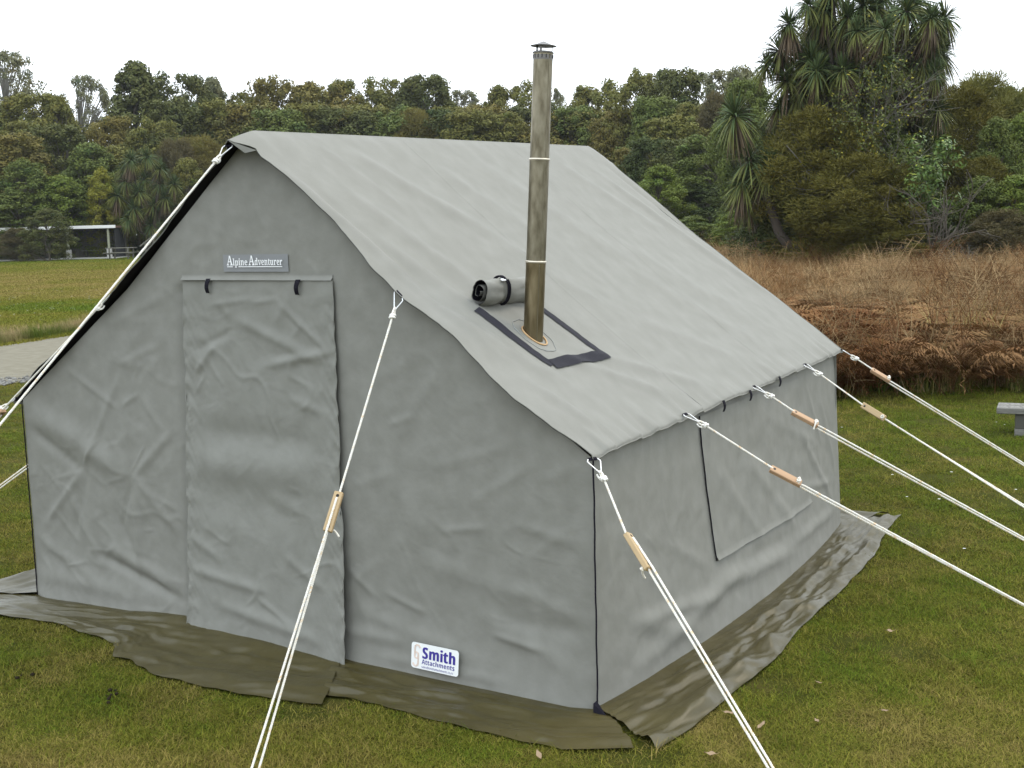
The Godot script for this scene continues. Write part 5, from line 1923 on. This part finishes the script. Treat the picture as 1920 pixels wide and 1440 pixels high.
func build_bracken() -> void:
	rng.seed = 555
	var fwd := Vector2(-0.5176, -0.845).normalized()
	var rt := Vector2(0.845, -0.5176).normalized()
	var kinds := [
		["bracken", fern(12, 0.9), "tangled reddish-brown dead bracken beyond the lawn's edge"],
		["dry_grass", tuft(46, 0.16, 0.62, 0.0035, 0.5, 3, 0.5), "tall straw-coloured dry grass behind the bracken"],
		["dry_stalks", stalks(9, 0.85, 0.14), "thin dry brown stalks standing through the bracken"],
		["green_tussock", tuft(50, 0.13, 0.42, 0.005, 0.75, 3, 0.3), "green grass tussocks at the foot of the bracken"],
	]
	var xs: Array = []
	var cs: Array = []
	for k in 4:
		var e: Array[Transform3D] = []
		xs.append(e)
		cs.append(PackedColorArray())
	for i in 13500:
		var dep := 11.0 * pow(5.2, rng.randf())
		var t := rng.randf_range(0.0, 0.70)
		if dep > 26.0:
			t = rng.randf_range(0.05, 0.66)
		var edge := 11.75 + 0.35 * n_patch.get_noise_1d(t * dep * 1.2) + 0.12 * (t * dep - 2.0)
		if dep < edge:
			continue
		var q := Vector2(EYE.x, EYE.z) + fwd * dep + rt * dep * t
		var nn := n_patch.get_noise_2d(q.x * 0.5, q.y * 0.5)
		var n2 := n_patch.get_noise_2d(q.x * 0.95 + 300.0, q.y * 0.95)
		var inn := dep - edge
		if n2 < -0.42 and inn > 0.6 and rng.randf() < 0.75:
			continue
		var rust := exp(-pow((t * dep - 3.2) / 2.0, 2.0)) * exp(-pow((inn - 2.0) / 2.2, 2.0))
		var u := rng.randf()
		var k := 0
		var straw := smoothstep(3.0, 9.0, inn) * 0.55 + 0.24 + 0.8 * nn - 0.6 * rust
		if inn < 1.1:
			k = 3 if u < 0.4 else (0 if u < 0.72 else (2 if u < 0.85 else 1))
		elif u < straw:
			k = 1
		elif u < straw + 0.14:
			k = 2
		elif n2 > 0.2 and u > 0.72:
			k = 3
		var s := rng.randf_range(0.6, 1.2) * (0.75 + 0.25 * smoothstep(0.0, 1.5, inn)) * (0.95 + 0.5 * n2 + 0.7 * n_patch.get_noise_2d(q.x * 0.8 + 40.0, q.y * 0.8 + 90.0))
		if k == 2 and inn < 5.0 and rng.randf() < 0.2:
			s *= 1.45
		if k == 1:
			s *= 0.95
		s = clampf(s * (1.12 + 0.5 * n_patch.get_noise_2d(q.x * 0.35, q.y * 0.35 + 11.0)), 0.35, 1.6)
		var wd := s * (1.0 + (0.0 if k == 2 else 0.02) * dep)
		var c := Color(0.145, 0.072, 0.03).lerp(Color(0.27, 0.165, 0.08), clampf(0.4 + 1.6 * n2, 0, 1))
		if k == 1:
			c = Color(0.42, 0.32, 0.17).lerp(Color(0.22, 0.12, 0.05), clampf(0.35 + 1.8 * n2, 0, 1))
			if inn < 1.2:
				c = Color(0.3, 0.26, 0.1)
		elif k == 2:
			c = (Color(0.30, 0.21, 0.11) if rng.randf() < 0.6 else Color(0.14, 0.07, 0.03)) * rng.randf_range(0.6, 1.4)
		elif k == 3:
			c = Color(0.075, 0.105, 0.02).lerp(Color(0.2, 0.18, 0.05), rng.randf() * 0.7)
		if k == 0:
			c = c.lerp(Color(0.15, 0.066, 0.026), 0.8 * rust)
			s = clampf(s, 0.7, 1.15 + 0.25 * rust)
			wd = s * 1.2
		xs[k].append(Transform3D(Basis(Vector3.UP, rng.randf() * TAU).scaled(Vector3(wd, s, wd)), Vector3(q.x, 0, q.y)))
		cs[k].append(c * rng.randf_range(0.75, 1.25))
	for k in 4:
		tag(many(kinds[k][0], kinds[k][1], M.grass, xs[k], cs[k]), kinds[k][2], "", "", "stuff")


# ------------------------------------------------------------------ things in the field
func build_bench() -> void:
	var at := Vector3(2.33, 0, -6.60)
	var t := thing("bench", "low weathered grey plank bench cut by the right edge", "bench", at)
	var bs := Basis(Vector3.UP, 0.12)
	for k in 2:
		var b := MB.new()
		b.cbox(Transform3D(bs, at + bs * Vector3(0.30, 0.205, 0.075 - 0.15 * k)), Vector3(1.5, 0.05, 0.142), 0.006)
		part("plank", b, M.old_wood, t)
	for x in [-0.27, 0.80]:
		var b := MB.new()
		b.cbox(Transform3D(bs, at + bs * Vector3(x, 0.118, 0)), Vector3(0.085, 0.122, 0.24), 0.006)
		var lg := part("leg", b, M.old_dark, t)
		for z in [-0.085, 0.085]:
			b = MB.new()
			b.cbox(Transform3D(bs, at + bs * Vector3(x, 0.026, z)), Vector3(0.087, 0.066, 0.07), 0.005)
			put("foot", b.mesh(org), M.old_wood, lg)


func build_shelter() -> void:
	var right := Vector3(0.83, 0, -0.557).normalized()
	var back := Vector3(-0.557, 0, -0.83).normalized()
	var o := Vector3(-60.6, 0, -51.0)
	var t := thing("picnic_shelter", "low open-fronted shelter with a white fascia behind the dark round bush", "shelter", o)
	var bs := Basis(right, Vector3.UP, -back)
	var bx := func(called: String, x0: float, x1: float, y0: float, y1: float, z0: float, z1: float, m: String, par: Node = t) -> MeshInstance3D:
		var b := MB.new()
		b.cbox(Transform3D(bs, o + right * ((x0 + x1) * 0.5) + Vector3.UP * ((y0 + y1) * 0.5) + back * ((z0 + z1) * 0.5)), Vector3(x1 - x0, y1 - y0, z1 - z0), 0.01)
		return part(called, b, M[m], par)
	bx.call("floor_slab", -12.4, 0.3, 0.0, 0.09, -0.5, 3.0, "concrete")
	var roof: MeshInstance3D = bx.call("roof", -12.5, 0.25, 2.02, 2.14, 0.05, 3.2, "soffit")
	bx.call("fascia", -12.5, 0.26, 2.0, 2.2, -0.06, 0.04, "fascia", roof)
	for i in 42:
		var x := -12.3 + 0.298 * i
		bx.call("board", x, x + 0.288, 0.06, 2.0, 2.6 + 0.012 * (i % 3), 2.66, "board")
	for i in 9:
		bx.call("side_board", 0.06, 0.11 + 0.006 * (i % 2), 0.05, 2.0, 0.3 + i * 0.28, 0.57 + i * 0.28, "dark_board")
	for x in [-0.35, -3.0, -6.0, -9.0, -12.0]:
		bx.call("post", x, x + 0.13, 0.09, 2.0, 0.1, 0.23, "post_paint")
		bx.call("block_pier", x - 0.08, x + 0.21, 0.09, 0.66, 0.05, 0.34, "concrete")
	bx.call("bench_seat", -2.7, -0.5, 0.50, 0.56, 2.1, 2.5, "old_wood")
	for x in [-2.5, -0.8]:
		bx.call("bench_leg", x, x + 0.1, 0.06, 0.5, 2.15, 2.45, "old_dark")


func build_picnic_table() -> void:
	var o := Vector3(-58.2, 0, -49.6)
	var t := thing("picnic_table", "small timber picnic table with benches right of the shelter", "picnic table", o)
	var bs := Basis(Vector3.UP, 0.5)
	var bx := func(called: String, c: Vector3, s: Vector3, rz := 0.0) -> void:
		var b := MB.new()
		b.cbox(Transform3D(bs * Basis(Vector3.BACK, rz), o + bs * c), s, 0.01)
		part(called, b, M.board, t)
	for k in 4:
		bx.call("table_board", Vector3(0, 0.72, -0.3 + 0.2 * k), Vector3(1.8, 0.05, 0.185))
	for s in [-1, 1]:
		bx.call("seat", Vector3(0, 0.42, 0.72 * s), Vector3(1.8, 0.05, 0.26))
		for x in [-0.6, 0.6]:
			bx.call("leg", Vector3(x, 0.35, 0.45 * s), Vector3(0.09, 0.72, 0.09))
	bx.call("rail", Vector3(-0.6, 0.38, 0), Vector3(0.06, 0.1, 1.6))
	bx.call("rail", Vector3(0.6, 0.38, 0), Vector3(0.06, 0.1, 1.6))
	o = Vector3(-58.4, 0, -51.8)
	t = thing("handrail", "short timber handrail with a sloping bar behind the picnic table", "handrail", o)
	var right := Vector3(0.83, 0, -0.557)
	for x in [0.0, 0.55]:
		var b := MB.new()
		b.tube(PackedVector3Array([o + right * x, o + right * x + Vector3.UP * (1.0 + 0.9 * x)]), 0.06, 0.06, 8)
		part("post", b, M.board, t)
	var b := MB.new()
	b.tube(PackedVector3Array([o + right * -0.35 + Vector3.UP * 0.75, o + right * 0.75 + Vector3.UP * 1.55]), 0.06, 0.06, 8)
	part("rail", b, M.board, t)


func _ready() -> void:
	# ---- camera ----
	var cam := Camera3D.new()
	cam.name = "camera"
	cam.transform = Transform3D(Basis(Vector3(0.854297, -0.026034, -0.519132), Vector3(-0.047776, 0.990584, -0.128299), Vector3(0.517584, 0.134408, 0.845009)).orthonormalized(), EYE)
	cam.fov = 35.297
	cam.near = 0.05
	cam.far = 900.0
	add_child(cam)
	cam.current = true
	# ---- sky, light, exposure ----
	var we := WorldEnvironment.new()
	we.name = "world"
	var env := Environment.new()
	var sky := Sky.new()
	var sm := ProceduralSkyMaterial.new()
	sm.sky_top_color = Color(0.925, 0.965, 1.0)
	sm.sky_horizon_color = Color(0.835, 0.85, 0.865)
	sm.sky_curve = 0.25
	sm.sky_energy_multiplier = 1.5
	sm.ground_bottom_color = Color(0.3, 0.3, 0.25)
	sm.ground_horizon_color = Color(0.6, 0.6, 0.58)
	sky.sky_material = sm
	env.background_mode = Environment.BG_SKY
	env.sky = sky
	env.tonemap_mode = Environment.TONE_MAPPER_LINEAR
	env.tonemap_exposure = 1.0
	env.sdfgi_enabled = true
	env.ssao_enabled = true
	env.ssil_enabled = true
	env.fog_enabled = true
	env.fog_density = 0.0002
	env.fog_light_color = Color(0.86, 0.88, 0.9)
	we.environment = env
	add_child(we)
	var sun := DirectionalLight3D.new()
	sun.name = "sun"
	sun.light_energy = 0.5
	sun.light_angular_distance = 24.0
	sun.light_color = Color(1.0, 0.97, 0.92)
	sun.shadow_enabled = true
	sun.rotation_degrees = Vector3(-58, 150, 0)
	add_child(sun)

	rng.seed = 20240
	for e in [[n_crumple, 1.0, 11], [n_soft, 1.0, 12], [n_patch, 1.0, 13], [n_fine, 4.0, 14]]:
		e[0].noise_type = FastNoiseLite.TYPE_SIMPLEX_SMOOTH
		e[0].frequency = e[1]
		e[0].seed = e[2]
		e[0].fractal_octaves = 3
	n_patch.frequency = 0.6
	n_soft.fractal_octaves = 2
	make_materials()
	build_ground()
	build_tent()
	build_trees()
	build_palms()
	build_shrubs()
	build_bracken()
	build_grass()
	build_pipe()
	build_guys()
	build_shelter()
	build_picnic_table()
	build_bench()
	build_litter()
